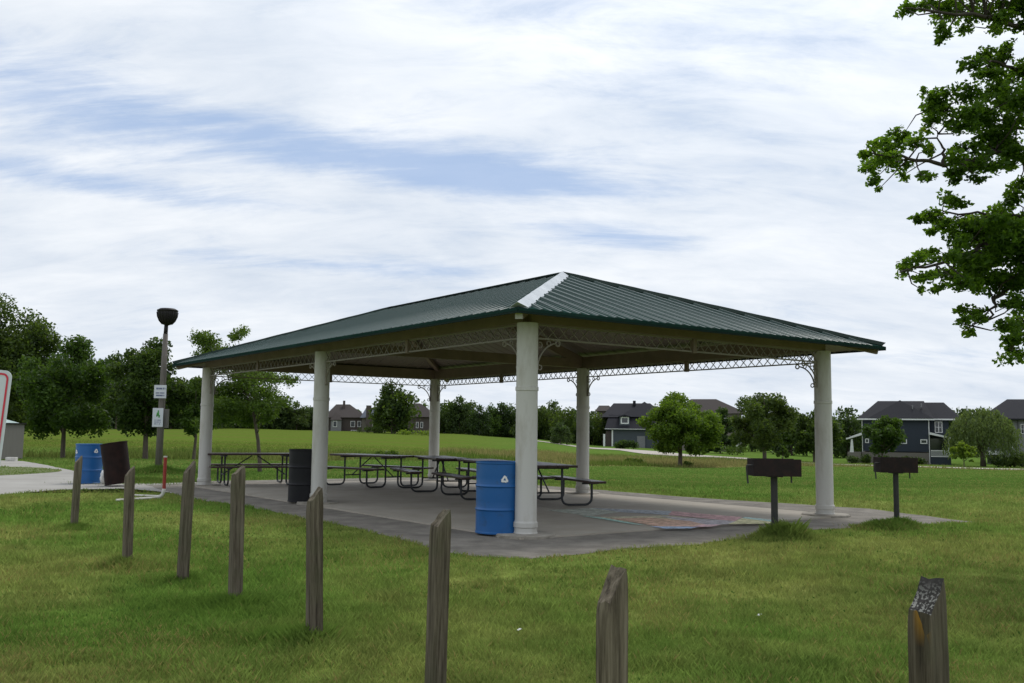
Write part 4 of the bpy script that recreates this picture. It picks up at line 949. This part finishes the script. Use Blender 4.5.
# (u, distance, height px, width px, kind)
for u, hp, wp, kd, d_ in [(-60, 95, 90, 0, 150), (-20, 90, 80, 2, 150), (20, 85, 70, 0, 150), (55, 78, 60, 1, 150), (80, 62, 50, 0, 150), (97, 64, 46, 2, 150), (118, 84, 40, 1, 148), (128, 76, 44, 0, 150), (150, 66, 44, 2, 155), (172, 54, 40, 0, 155), (186, 50, 40, 1, 160), (203, 56, 40, 0, 165), (222, 46, 36, 2, 170), (240, 38, 34, 0, 180), (256, 36, 30, 4, 185), (270, 36, 30, 0, 190), (284, 32, 26, 3, 190), (297, 31, 26, 0, 190), (310, 26, 22, 1, 195), (318, 24, 20, 0, 195)]:
    place(kd, u, d_, hp, wp, LBl, g)
for u, hp, wp, kd in [(441, 30, 22, 0), (452, 36, 22, 2), (459, 38, 22, 0), (470, 33, 20, 1), (479, 30, 20, 0), (490, 31, 20, 4), (500, 34, 22, 0), (512, 37, 22, 2), (524, 35, 20, 0), (535, 34, 22, 1), (544, 36, 22, 2), (553, 40, 22, 0), (564, 38, 22, 2), (573, 34, 20, 0), (583, 33, 20, 1), (592, 34, 22, 0), (602, 34, 20, 2)]:
    place(kd, u, 196+rg.uniform(-8, 8), hp+3, wp*1.25, LBm, g)
for u, d_, hp, wp, kd in [(655, 200, 46, 26, 1), (790, 170, 46, 40, 0), (826, 165, 52, 36, 2), (846, 168, 55, 40, 0), (864, 175, 48, 34, 1), (750, 190, 45, 30, 0), (775, 190, 42, 30, 2), (962, 200, 53, 30, 0), (978, 205, 55, 34, 2), (946, 205, 52, 26, 1), (1000, 200, 50, 30, 0), (1060, 190, 56, 50, 0), (1090, 185, 60, 50, 2), (632, 215, 42, 24, 0)]:
    place(kd, u, d_, hp, wp, LBr, g)
place(2, 395, 172, 50, 50, 'tall dark tree rising in the middle of the far brick houses', None)
place(1, 392, 171, 58, 30, 'spire-topped dark tree among the far brick houses', None)
place(4, 382, 178, 36, 18, 'lighter green tree at the left shoulder of the tall dark tree', None)
place(4, 424, 205, 33, 20, 'light green tree top behind the house roof left of the rear corner column', None)
place(0, 560, 165, 24, 22, 'low rounded tree in front of the far tree line right of the front column', None)

def undergrowth():
    ng = np.random.default_rng(91); n = 42000; u = ng.random(n)*760-110
    dd = np.interp(u, [-110, 150, 320, 440, 650], [150, 155, 196, 198, 200])+ng.normal(size=n)*1.5+4
    x = (u-512)/F*dd; hgt = 1.5+4.2*fbm(u*.11, u*.03); z = zt(x, dd)+ng.random(n)*hgt
    p = np.stack([x, dd, z], 1); a = ng.normal(size=(n, 3)); a /= np.linalg.norm(a, axis=1)[:, None]; b_ = np.cross(a, ng.normal(size=(n, 3))); b_ /= np.linalg.norm(b_, axis=1)[:, None]
    s = .8*(.6+.8*ng.random((n, 1))); v = np.empty((n, 4, 3)); v[:, 0] = p-a*s*.5; v[:, 1] = p+b_*s*.35; v[:, 2] = p+a*s*.5; v[:, 3] = p-b_*s*.35
    tag(link('undergrowth', npmesh('undergrowth', v.reshape(-1, 3), 4), M['leaf_far']), 'dark scrub filling the foot of the far tree line', 'scrub', kind='stuff')
undergrowth()

# ------------------------------------------------------------------ shrubs
def shrub(name, label, u, d_, wp, hp, m, seed, depth=2.0, group=None, n=900, ls=.22):
    rg_ = random.Random(seed); ng = np.random.default_rng(seed); w_, h_ = hpx(wp, d_), hpx(hp, d_); ct, rd = [], []
    k_ = max(5, int(w_/h_*5))
    for i in range(k_): ct.append((rg_.uniform(-.5, .5)*w_*.85, rg_.uniform(-.4, .4)*depth, h_*rg_.uniform(.3, .62))); rd.append((h_*.45, h_*.45, h_*.38))
    t_ = thing(name, label, 'shrub', P(u, d_), 0, group); link('foliage', npmesh('foliage', leaves(ct, rd, n, ls, ng), 4), m, t_)
    bm = bmesh.new()
    for c in ct[:6]: tube(bm, [(c[0]*.4, c[1]*.4, -.1), c], [.03, .012], 5)
    obj('stem', bm, M['bark'], t_)
shrub('hedge', 'clipped dark hedge in front of the charcoal house garage', 627, 165, 24, 10, M['leaf_dark'], 201, 2, None, 2200, .28)
shrub('shrub', 'yellow-green shrub at the left porch of the blue house', 851, 128, 12, 8, M['leaf_willow'], 202, 1.5)
for i, (u, wp, hp, lb) in enumerate([(864, 12, 10, 'dark shrub at the left corner of the blue house'), (877, 11, 8, 'low shrub below the loose tree by the blue house'), (890, 14, 9, 'shrub under the small wall windows of the blue house'), (903, 14, 9, 'shrub directly behind the farther grill box'), (917, 14, 8, 'rounded shrub at the right end of the blue house wall')]):
    shrub('shrub', lb, u, 127, wp, hp, M['leaf_dark'], 210+i, 1.5, 'shrubs along the blue house')
shrub('hedge', 'long dark hedge below the grey house at the right edge', 1015, 124, 50, 13, M['leaf_dark'], 220, 2, None, 2600, .3)
shrub('shrub', 'tall dark shrub beside the grey house wall', 1016, 122, 12, 19, M['leaf_dark'], 221, 1.5)
shrub('shrub', 'dark shrub between the willow trunk and the grey house', 995, 122, 18, 13, M['leaf_dark'], 222, 1.5)
shrub('shrub', 'bushy shrubs below the white railing of the brown-roofed house', 733, 140, 26, 12, M['leaf_mid'], 223, 2)
shrub('shrub', 'low green bushes in front of the far brick houses', 370, 168, 26, 8, M['leaf_dark'], 224, 2)
shrub('shrub', 'bright low bushes on the crest left of the rear corner column', 415, 160, 36, 6, M['leaf_bright'], 225, 2)
shrub('shrub', 'low weedy bush in the strip behind the picnic tables', 388, 58, 22, 9, M['leaf_mid'], 226, 1, None, 1200, .14)
shrub('shrub', 'dark weedy bush in the meadow left of the lone green tree', 634, 90, 18, 6, M['leaf_mid'], 227, 1, None, 900, .16)
shrub('shrub', 'small weed clump in the meadow right of the lone green tree', 687, 87, 8, 6, M['leaf_mid'], 228, .5, None, 400, .14)

# ------------------------------------------------------------------ houses
def hmat(n, c, c2=None, sc=(1, 1, 8), r=.7): return mat(n, c, r, spec=.15, color2=c2 or tuple(x*1.25 for x in c), nscale=3, nstretch=sc)
H_BLUE = hmat('blue_siding', (.042, .050, .064)); H_CHAR = hmat('charcoal_siding', (.075, .086, .098)); H_GREY = hmat('grey_siding', (.20, .20, .205)); H_BRICK = hmat('brick_wall', (.082, .066, .060), (.12, .098, .088), (6, 6, 14)); H_STONE = hmat('stone_base', (.17, .15, .13), (.24, .22, .19), (5, 5, 8)); H_TAN = hmat('tan_wall', (.17, .15, .13))
RF_DK = hmat('dark_shingles', (.017, .017, .021), (.03, .03, .035), (3, 3, 10), .9); RF_BR = hmat('brown_shingles', (.042, .035, .032), (.058, .049, .045), (3, 3, 10), .9); RF_BL = hmat('blue_grey_shingles', (.075, .085, .105), None, (3, 3, 10), .9)
class House:
    def __init__(s, name, label, u, d): s.d = d; s.o = Vector((( u-512)/F*d, d, float(zt((u-512)/F*d, d)))); s.ph = math.atan2(s.o.x, s.o.y); s.r = thing(name, label, 'house', s.o, -s.ph)
    def pt(s, u, v, y=0.0):
        r_ = ray(u, v); nx, ny = math.sin(s.ph), math.cos(s.ph); t_ = (s.o.x*nx+s.o.y*ny)/(r_.x*nx+r_.y*ny); p_ = r_*t_
        return Vector(((p_.x-s.o.x)*ny-(p_.y-s.o.y)*nx, y, p_.z+CH-s.o.z))
    def block(s, nm, u0, u1, v0, v1, y0, y1, m, parent=None):
        a, b = s.pt(u0, v0), s.pt(u1, v1); bm = bmesh.new(); box(bm, a.x, b.x, y0, y1, b.z, a.z); return obj(nm, bm, m, parent or s.r)
    def poly(s, nm, pts, fcs, m, over=0):
        bm = bmesh.new(); vs_ = [bm.verts.new(s.pt(*q)) for q in pts]
        for f in fcs: bm.faces.new([vs_[i] for i in f])
        return obj(nm, bm, m, s.r)
    def hip(s, u0, u1, ve, ur0, ur1, vr, y0, y1, m, nm='roof', vb=None, yr=None):       # hip roof: eave rectangle, ridge along u
        ym = (y0+y1)/2 if yr is None else yr
        pts = [(u0, ve, y0), (u1, vb or ve, y0), (u1, vb or ve, y1), (u0, ve, y1), (ur0, vr, ym), (ur1, vr, ym)]
        f = [(0, 1, 5, 4), (1, 2, 5), (2, 3, 4, 5), (3, 0, 4), (3, 2, 1, 0)]
        return s.poly(nm, pts, f, m)
    def hipy(s, u0, u1, ve, ua, vr, y0, ya, yb, y1, m):                                  # ridge running away from the viewer
        pts = [(u0, ve, y0), (u1, ve, y0), (u1, ve, y1), (u0, ve, y1), (ua, vr, ya), (ua, vr, yb)]
        return s.poly('roof', pts, [(0, 1, 4), (1, 2, 5, 4), (2, 3, 5), (3, 0, 4, 5), (3, 2, 1, 0)], m)
    def window(s, u0, u1, v0, v1, y, n=1, rows=1, t=.5):
        f = bmesh.new(); a, b = s.pt(u0, v0), s.pt(u1, v1); w_ = t*s.d/F
        box(f, a.x, b.x, y-.08, y-.003, a.z-w_, a.z); box(f, a.x, b.x, y-.08, y-.003, b.z, b.z+w_)
        for k in range(n+1):
            x = a.x+(b.x-a.x-w_)*k/n; box(f, x, x+w_, y-.08, y-.003, b.z+w_, a.z-w_)
        for k in range(1, rows): z_ = b.z+(a.z-b.z)*k/rows; box(f, a.x+w_, b.x-w_, y-.07, y-.01, z_-w_*.3, z_+w_*.3)
        o = obj('window', f, M['white'], s.r); g_ = bmesh.new(); box(g_, a.x+.01, b.x-.01, y-.035, y-.004, b.z+.01, a.z-.01); obj('pane', g_, M['glass'], o); return o
# blue house
h = House('blue_house', 'dark blue two-storey house with white trim and a stone base', 895, 133)
h.block('wall', 862.5, 929, 419.5, 452, 0, 12, H_BLUE); h.block('stone_base', 862, 929.5, 451.8, 466, -.15, 12.1, H_STONE)
h.block('wall', 929.1, 951, 419.5, 466, 2.5, 11, H_BLUE)
h.block('corner_board', 928.2, 930.4, 419.3, 466, -.2, .3, M['white']); h.block('corner_board', 861.6, 863, 419.3, 451.7, -.1, .3, M['white'])
h.hip(857, 934, 418.6, 877, 925, 399.5, -.6, 12.6, RF_DK); h.hip(915, 963, 418.7, 922, 946, 400.8, 1.6, 12, RF_DK)
h.hipy(868, 932.5, 418.3, 900, 399.3, -.75, 3.0, 6.5, 7.5, RF_DK)
h.block('eave_board', 857, 934.5, 418.5, 420.3, -.72, -.6, M['white']); h.block('eave_board', 934.6, 962, 418.5, 420, 1.5, 1.62, M['white'])
for a_, b_ in ((900.8, 907), (920.3, 927.4)): h.window(a_, b_, 439.3, 443.9, 0, 1, 1, .9)
h.window(886.5, 893, 443.5, 449.5, 0, 1, 1, .9); h.window(865, 869, 438.5, 443, 0, 1, 1, .8); h.window(935.2, 943.5, 421.2, 432.8, 2.5, 2, 2, .8)
h.poly('porch_roof', [(929.5, 432.2, 2.4), (929.5, 434.5, 2.4), (950, 438.8, 2.4), (950, 437.2, 2.4), (929.5, 432.2, -1.2), (929.5, 434.5, -1.2), (950, 438.8, -1.2), (950, 437.2, -1.2)], [(0, 1, 2, 3), (4, 7, 6, 5), (0, 3, 7, 4), (1, 5, 6, 2), (2, 6, 7, 3), (0, 4, 5, 1)], M['white'])
h.block('porch_wall', 930.6, 948, 438.5, 450, 2.3, 2.45, M['glass']); h.block('porch_base', 930.6, 951, 457, 466, -1, 2.4, H_BLUE)
h.block('porch_post', 947.8, 949.4, 438.6, 457, -1.1, -.85, M['white'])
bm = bmesh.new(); a = h.pt(930.6, 450); b = h.pt(949, 457)
box(bm, a.x, b.x, -1.05, -.95, a.z-.12, a.z); box(bm, a.x, b.x, -1.05, -.95, b.z, b.z+.1)
for q in range(18): x = a.x+(b.x-a.x)*q/18; box(bm, x, x+.05, -1.03, -.97, b.z+.1, a.z-.12)
obj('railing', bm, M['white'], h.r)
h.poly('porch_roof', [(846.5, 438.2, -1.5), (846.5, 439.5, -1.5), (862, 435, -1.5), (862, 432.5, -1.5), (846.5, 438.2, 3), (846.5, 439.5, 3), (862, 435, 3), (862, 432.5, 3)], [(0, 1, 2, 3), (4, 7, 6, 5), (0, 3, 7, 4), (1, 5, 6, 2), (2, 6, 7, 3), (0, 4, 5, 1)], M['white'])
h.poly('porch_column', [(850.2, 453, -1.3), (854.2, 453, -1.3), (853, 439, -1.3), (851.4, 439, -1.3), (850.2, 453, -.8), (854.2, 453, -.8), (853, 439, -.8), (851.4, 439, -.8)], [(0, 1, 2, 3), (4, 7, 6, 5), (0, 4, 5, 1), (1, 5, 6, 2), (2, 6, 7, 3), (3, 7, 4, 0)], M['white'])
h.block('porch_base', 848, 861.5, 452, 464, -1.4, 3, H_STONE)
for u_, v_ in ((912, 406.5), (921, 404.5), (905, 411)): h.block('roof_vent', u_, u_+1.2, v_-1.6, v_+2.5, 1.0, 3.2, H_GREY)
# grey house at the right edge
h = House('grey_house', 'pale grey house with a big dark roof at the right edge', 1030, 138)
h.block('wall', 1004, 1070, 419, 468, 0, 14, H_GREY); h.block('wall', 985, 1003.9, 428, 468, 4, 14, H_GREY)
h.hip(978, 1075, 419, 1006, 1050, 397.5, -.8, 15, RF_DK); h.hipy(998, 1040, 418.7, 1017, 401, -1.0, 5, 7, 8, RF_DK)
h.block('eave_board', 998, 1072, 418.6, 420.2, -1.0, -.8, RF_DK); h.block('downpipe', 1018, 1019.2, 420.4, 466, -.15, -.003, M['lampdark']); h.window(1020.5, 1028, 424, 434, 0, 2, 2, .6)
h.window(1008, 1013, 440, 448, 0, 1, 2, .6)
h.block('deck', 985, 1003.5, 451, 455, 2, 3.9, M['white'])
# charcoal house behind the meadow
h = House('charcoal_house', 'charcoal grey house with a dormer window and pale garage, behind the lone green tree', 630, 185)
h.block('wall', 608, 662, 415, 450, 1.5, 14, H_CHAR); h.block('wall', 613, 662, 428, 450, -1.5, 1.45, H_CHAR); h.hip(601, 668, 417, 613, 651, 402, .5, 15, RF_DK); h.hipy(618, 666, 416.8, 645, 400.8, 0.2, 5, 8, 9, RF_DK)
h.poly('garage_roof', [(605, 429, -2.2), (664, 429, -2.2), (664, 414.5, 1.4), (609, 414.5, 1.4), (664, 429, 1.4), (605, 429, 1.4)], [(0, 1, 2, 3), (1, 4, 2), (0, 3, 5), (0, 5, 4, 1), (2, 4, 5, 3)], RF_DK)
h.block('dormer', 619.5, 629.8, 416.0, 426, -1.3, 1, H_CHAR); h.poly('dormer_roof', [(618, 416.8, -1.8), (631, 416.8, -1.8), (624.5, 414.8, -1.8), (618, 416.8, 1), (631, 416.8, 1), (624.5, 414.8, 1)], [(0, 1, 2), (3, 5, 4), (0, 2, 5, 3), (1, 4, 5, 2), (0, 3, 4, 1)], RF_DK)
h.window(620.8, 628.8, 417, 424, -1.3, 1, 1, 1.1)
h.block('porch_column', 603.5, 605.4, 434, 447, -2, -1.6, M['white']); h.block('porch_wall', 606, 612.5, 431, 449, -1, 1.4, H_BRICK); h.block('eave_board', 605, 664, 428.6, 429.8, -2.3, -2.21, M['white'])
h.block('corner_board', 611.8, 613.2, 430, 448, -1.7, -1.4, M['white']); h.block('garage_door', 637, 645, 436, 450, -1.75, -1.52, H_GREY)
h.block('chimney', 633, 636, 399.6, 405, 6, 7, RF_DK)
# brown-roofed house
h = House('brown_roofed_house', 'large house with a brown hipped roof behind the narrow evergreen', 720, 175)
h.block('wall', 678, 742, 412, 455, 0, 13, H_TAN); h.hip(668, 748, 413.5, 690, 716, 397.8, -.8, 14, RF_BR); h.window(733.5, 739, 418, 426, 0, 2, 1, .6)
h.window(684, 690, 418, 427, 0, 2, 1, .6); h.window(724, 729, 418, 426, 0, 1, 1, .6)
bm = bmesh.new(); a = h.pt(718, 441); b = h.pt(742, 447.5)
box(bm, a.x, b.x, -3.05, -2.95, a.z-.15, a.z); box(bm, a.x, b.x, -3.05, -2.95, b.z, b.z+.2)
for q in range(22): x = a.x+(b.x-a.x)*q/22; box(bm, x, x+.16, -3.03, -2.97, b.z+.2, a.z-.15)
obj('railing', bm, M['white'], h.r); h.block('deck', 718, 742, 447.6, 456, -3, -.003, H_TAN)
# far left brick houses
h = House('brick_house', 'far brick house with a brown roof and chimney just right of the second column', 345, 190)
h.block('wall', 327, 363, 416, 437, 0, 12, H_BRICK); h.hip(323, 368, 417.5, 336, 350, 403.5, -.6, 13, RF_BR); h.block('chimney', 343, 345.2, 400, 408, 4, 5, H_BRICK)
h.block('wall', 331, 341, 420, 437, -1.6, -.003, H_GREY); h.hipy(330, 342, 420, 336, 411, -1.9, 1, 3, 4, RF_BR)
for a_, b_ in ((333, 337), (350.5, 355), (357.5, 361)): h.window(a_, b_, 421, 427, -1.6 if a_ < 340 else 0, 1, 1, .5)
h.window(351, 357, 430, 434, 0, 2, 1, .5)
h = House('brick_house', 'far tan house with a blue-grey roof and brick chimney left of the tall tree', 374, 186)
h.block('wall', 362, 386, 417, 437, 0, 10, H_TAN); h.hip(360, 390, 417.8, 366, 383, 407, -.6, 11, RF_BL); h.block('chimney', 366.3, 370.8, 405.5, 434, -1, -.003, H_BRICK)
h.window(372.5, 376, 421, 428, 0, 1, 1, .5); h.window(378.5, 382, 421, 428, 0, 1, 1, .5)
h = House('brown_house', 'far brown-roofed house half hidden between the tall dark tree and the rear corner column', 420, 190)
h.block('wall', 408, 436, 416, 437, 0, 10, H_BRICK); h.hip(403, 440, 417, 411, 420, 402.5, -.6, 11, RF_BR); h.window(416, 418.5, 422, 428, 0, 1, 1, .4); h.window(420.5, 423, 422, 428, 0, 1, 1, .4)
h = House('distant_house', 'small far brown roof left of the charcoal house', 603, 230)
h.block('wall', 597, 613, 411, 440, 0, 8, H_BRICK); h.hip(595, 615, 411, 599, 609, 405, -.6, 9, RF_BR)

# ------------------------------------------------------------------ foreground tree at the right
def near_tree():
    base = Vector((9.6, 10.9, 0)); t_ = thing('elm_tree', 'leafy branches of a near tree reaching in from the right edge', 'tree', base)
    ng = np.random.default_rng(55); rg = random.Random(55)
    LM = [[(1250, 40, 10.6), (1130, 45, 10.3), (1040, 30, 10), (985, 18, 9.8), (925, 10, 9.6), (905, 8, 9.5)],
          [(1240, 130, 10.6), (1120, 105, 10.4), (1024, 72, 10.1), (1000, 62, 10), (978, 60, 9.9)],
          [(1240, 230, 10.7), (1120, 175, 10.4), (1024, 158, 10.1), (995, 152, 10.0), (945, 166, 9.8), (915, 160, 9.7), (885, 156, 9.6), (868, 152, 9.5)],
          [(1120, 175, 10.4), (1030, 130, 10.3), (975, 115, 10.1), (935, 108, 10)],
          [(945, 166, 9.8), (944, 150, 9.8), (938, 134, 9.8)],
          [(1250, 300, 10.8), (1120, 260, 10.5), (1040, 235, 10.3), (990, 240, 10.1), (955, 258, 10.0), (915, 268, 9.9), (900, 272, 9.8)],
          [(1120, 260, 10.5), (1050, 215, 10.4), (990, 215, 10.2), (950, 212, 10.1), (930, 222, 10)],
          [(1250, 330, 10.8), (1120, 300, 10.5), (1030, 284, 10.3), (1003, 290, 10.2), (994, 302, 10.1), (990, 318, 10.1), (972, 326, 10)],
          [(1120, 300, 10.5), (1060, 320, 10.4), (1020, 330, 10.3), (1012, 350, 10.2)]]
    bm = bmesh.new(); tr = [Vector((0, 0, -.2)), Vector((.0, 0, .3)), Vector((-.1, 0, 1.5)), Vector((.05, .1, 2.6)), Vector((-.05, 0, 4.2)), Vector((.1, 0, 6.2))]
    tube(bm, tr, [.34, .27, .23, .21, .16, .05], 12); nodes = []
    for l in LM:
        pts = [Vector(W(*q))-base for q in l]
        if l[0][0] > 1200: pts = [Vector((0, 0, max(1.7, pts[0].z-.7)))]+pts
        n_ = len(pts); r0 = .05 if l[0][0] > 1200 else .018
        pp = []
        for a_, b_ in zip(pts, pts[1:]):
            for s in range(4):
                pp.append(a_.lerp(b_, s/4)+Vector([rg.uniform(-.03, .03) for _ in range(3)])*(1 if s else .3))
        pp.append(pts[-1]); k_ = len(pp); tube(bm, pp, [r0*(1-i/(k_-1))**1.1+.006 for i in range(k_)], 7)
        nodes += pp[4 if l[0][0] > 1200 else 0:]
    # clumps: u, v, ru, rv, density
    CL = [(905, 8, 10, 9), (922, 6, 14, 8), (940, 12, 16, 12), (946, 28, 9, 14), (940, 40, 6, 6), (962, 10, 18, 13), (985, 8, 18, 12), (968, 26, 10, 8), (1000, 18, 14, 12), (1015, 8, 14, 10), (998, 28, 6, 7), (1022, 22, 10, 8),
          (985, 56, 13, 9), (972, 64, 12, 8), (995, 62, 12, 10), (962, 68, 6, 6), (988, 74, 12, 8), (1005, 48, 9, 6), (1022, 66, 7, 5),
          (1005, 82, 15, 12), (1018, 96, 14, 16), (990, 92, 16, 12), (968, 96, 14, 10), (945, 96, 16, 10), (928, 104, 12, 12), (925, 90, 5, 6), (940, 116, 18, 10), (965, 112, 18, 10), (985, 118, 18, 12), (1010, 126, 16, 16), (962, 128, 14, 10), (928, 124, 13, 8),
          (905, 132, 12, 9), (912, 142, 12, 8), (893, 146, 16, 9), (878, 146, 12, 8), (866, 154, 9, 6), (885, 158, 18, 8), (872, 166, 12, 8), (876, 178, 8, 9), (878, 190, 4, 5), (898, 166, 12, 8), (902, 176, 7, 6), (922, 176, 10, 7), (930, 150, 6, 10),
          (985, 140, 14, 10), (1000, 146, 14, 10), (1016, 148, 12, 10), (968, 148, 14, 9), (955, 158, 12, 8), (960, 170, 12, 8), (978, 165, 14, 9), (994, 162, 10, 7), (955, 182, 8, 5), (978, 178, 9, 6), (1012, 168, 7, 4),
          (944, 200, 12, 8), (936, 212, 14, 9), (922, 220, 10, 7), (955, 206, 12, 8), (948, 224, 14, 9), (930, 230, 8, 6), (962, 222, 10, 8),
          (1018, 186, 10, 8), (1012, 200, 14, 12), (1000, 214, 16, 10), (985, 224, 16, 10), (972, 222, 10, 7), (1018, 226, 14, 16), (1000, 236, 18, 14), (980, 244, 18, 12), (962, 244, 14, 10), (1016, 252, 16, 14), (995, 258, 18, 12), (970, 262, 18, 12), (948, 256, 12, 8),
          (930, 254, 13, 7), (918, 262, 14, 8), (905, 272, 10, 7), (924, 276, 14, 8), (922, 290, 5, 6), (942, 276, 14, 9), (960, 282, 14, 9), (975, 286, 12, 8), (1000, 276, 16, 9), (1018, 274, 12, 10), (938, 288, 9, 6),
          (964, 308, 9, 6), (974, 314, 11, 7), (962, 320, 7, 7), (984, 322, 9, 8), (972, 332, 8, 8), (1008, 306, 9, 7), (1018, 300, 10, 8), (1006, 324, 9, 9), (1018, 318, 10, 10), (1016, 338, 10, 10), (1010, 350, 8, 8), (1022, 356, 8, 9)]
    for _ in range(26): CL.append((rg.uniform(962, 1036), rg.choice([rg.uniform(88, 165), rg.uniform(200, 285), rg.uniform(200, 285)]), 15, 11))
    for u in range(1036, 1300, 22):
        for v_ in range(-170, 345, 24): CL.append((u+rg.uniform(-9, 9), v_+rg.uniform(-9, 9), 15, 13))
    for u in range(915, 1036, 24):
        for v_ in range(-160, -8, 24):
            if u > 900-v_*.3+rg.uniform(-10, 20): CL.append((u+rg.uniform(-9, 9), v_, 14, 11))
    ct, rd = [], []; nv = np.array([tuple(q) for q in nodes])
    for u, v_, ru, rv in CL:
        d_ = 10+rg.uniform(-.55, .55)+(u-960)*.0012; c = Vector(W(u, v_, d_))-base; k = d_/F
        j = int(np.argmin(((nv-np.array(c))**2).sum(1))); s = Vector(nv[j])
        if (s-c).length < 2.2: tube(bm, [s, s.lerp(c, .5)+Vector([rg.uniform(-.06, .06) for _ in range(3)]), c], [.010, .007, .003], 5)
        for _ in range(4):
            cc_ = c+Vector((rg.uniform(-.55, .55)*ru*k, rg.uniform(-.9, .9)*ru*k, rg.uniform(-.55, .55)*rv*k)); ct.append(tuple(cc_)); rd.append((ru*k*.72, ru*k*1.0, rv*k*.68))
            tube(bm, [c, cc_], [.004, .002], 4, caps=False)
    for q in nodes:
        if rg.random() < .6 and q.length > 1 and q.x > -4.4: ct.append(tuple(q+Vector([rg.uniform(-.12, .12) for _ in range(3)]))); rd.append((.15, .18, .09))
    obj('trunk', bm, M['bark_near'], t_, True)
    link('crown', npmesh('crown', leaves(ct, rd, 150000, .052, ng, shell=.5, flat=.6, droop=.25, aspect=.6), 4), M['leaf_near'], t_)
near_tree()
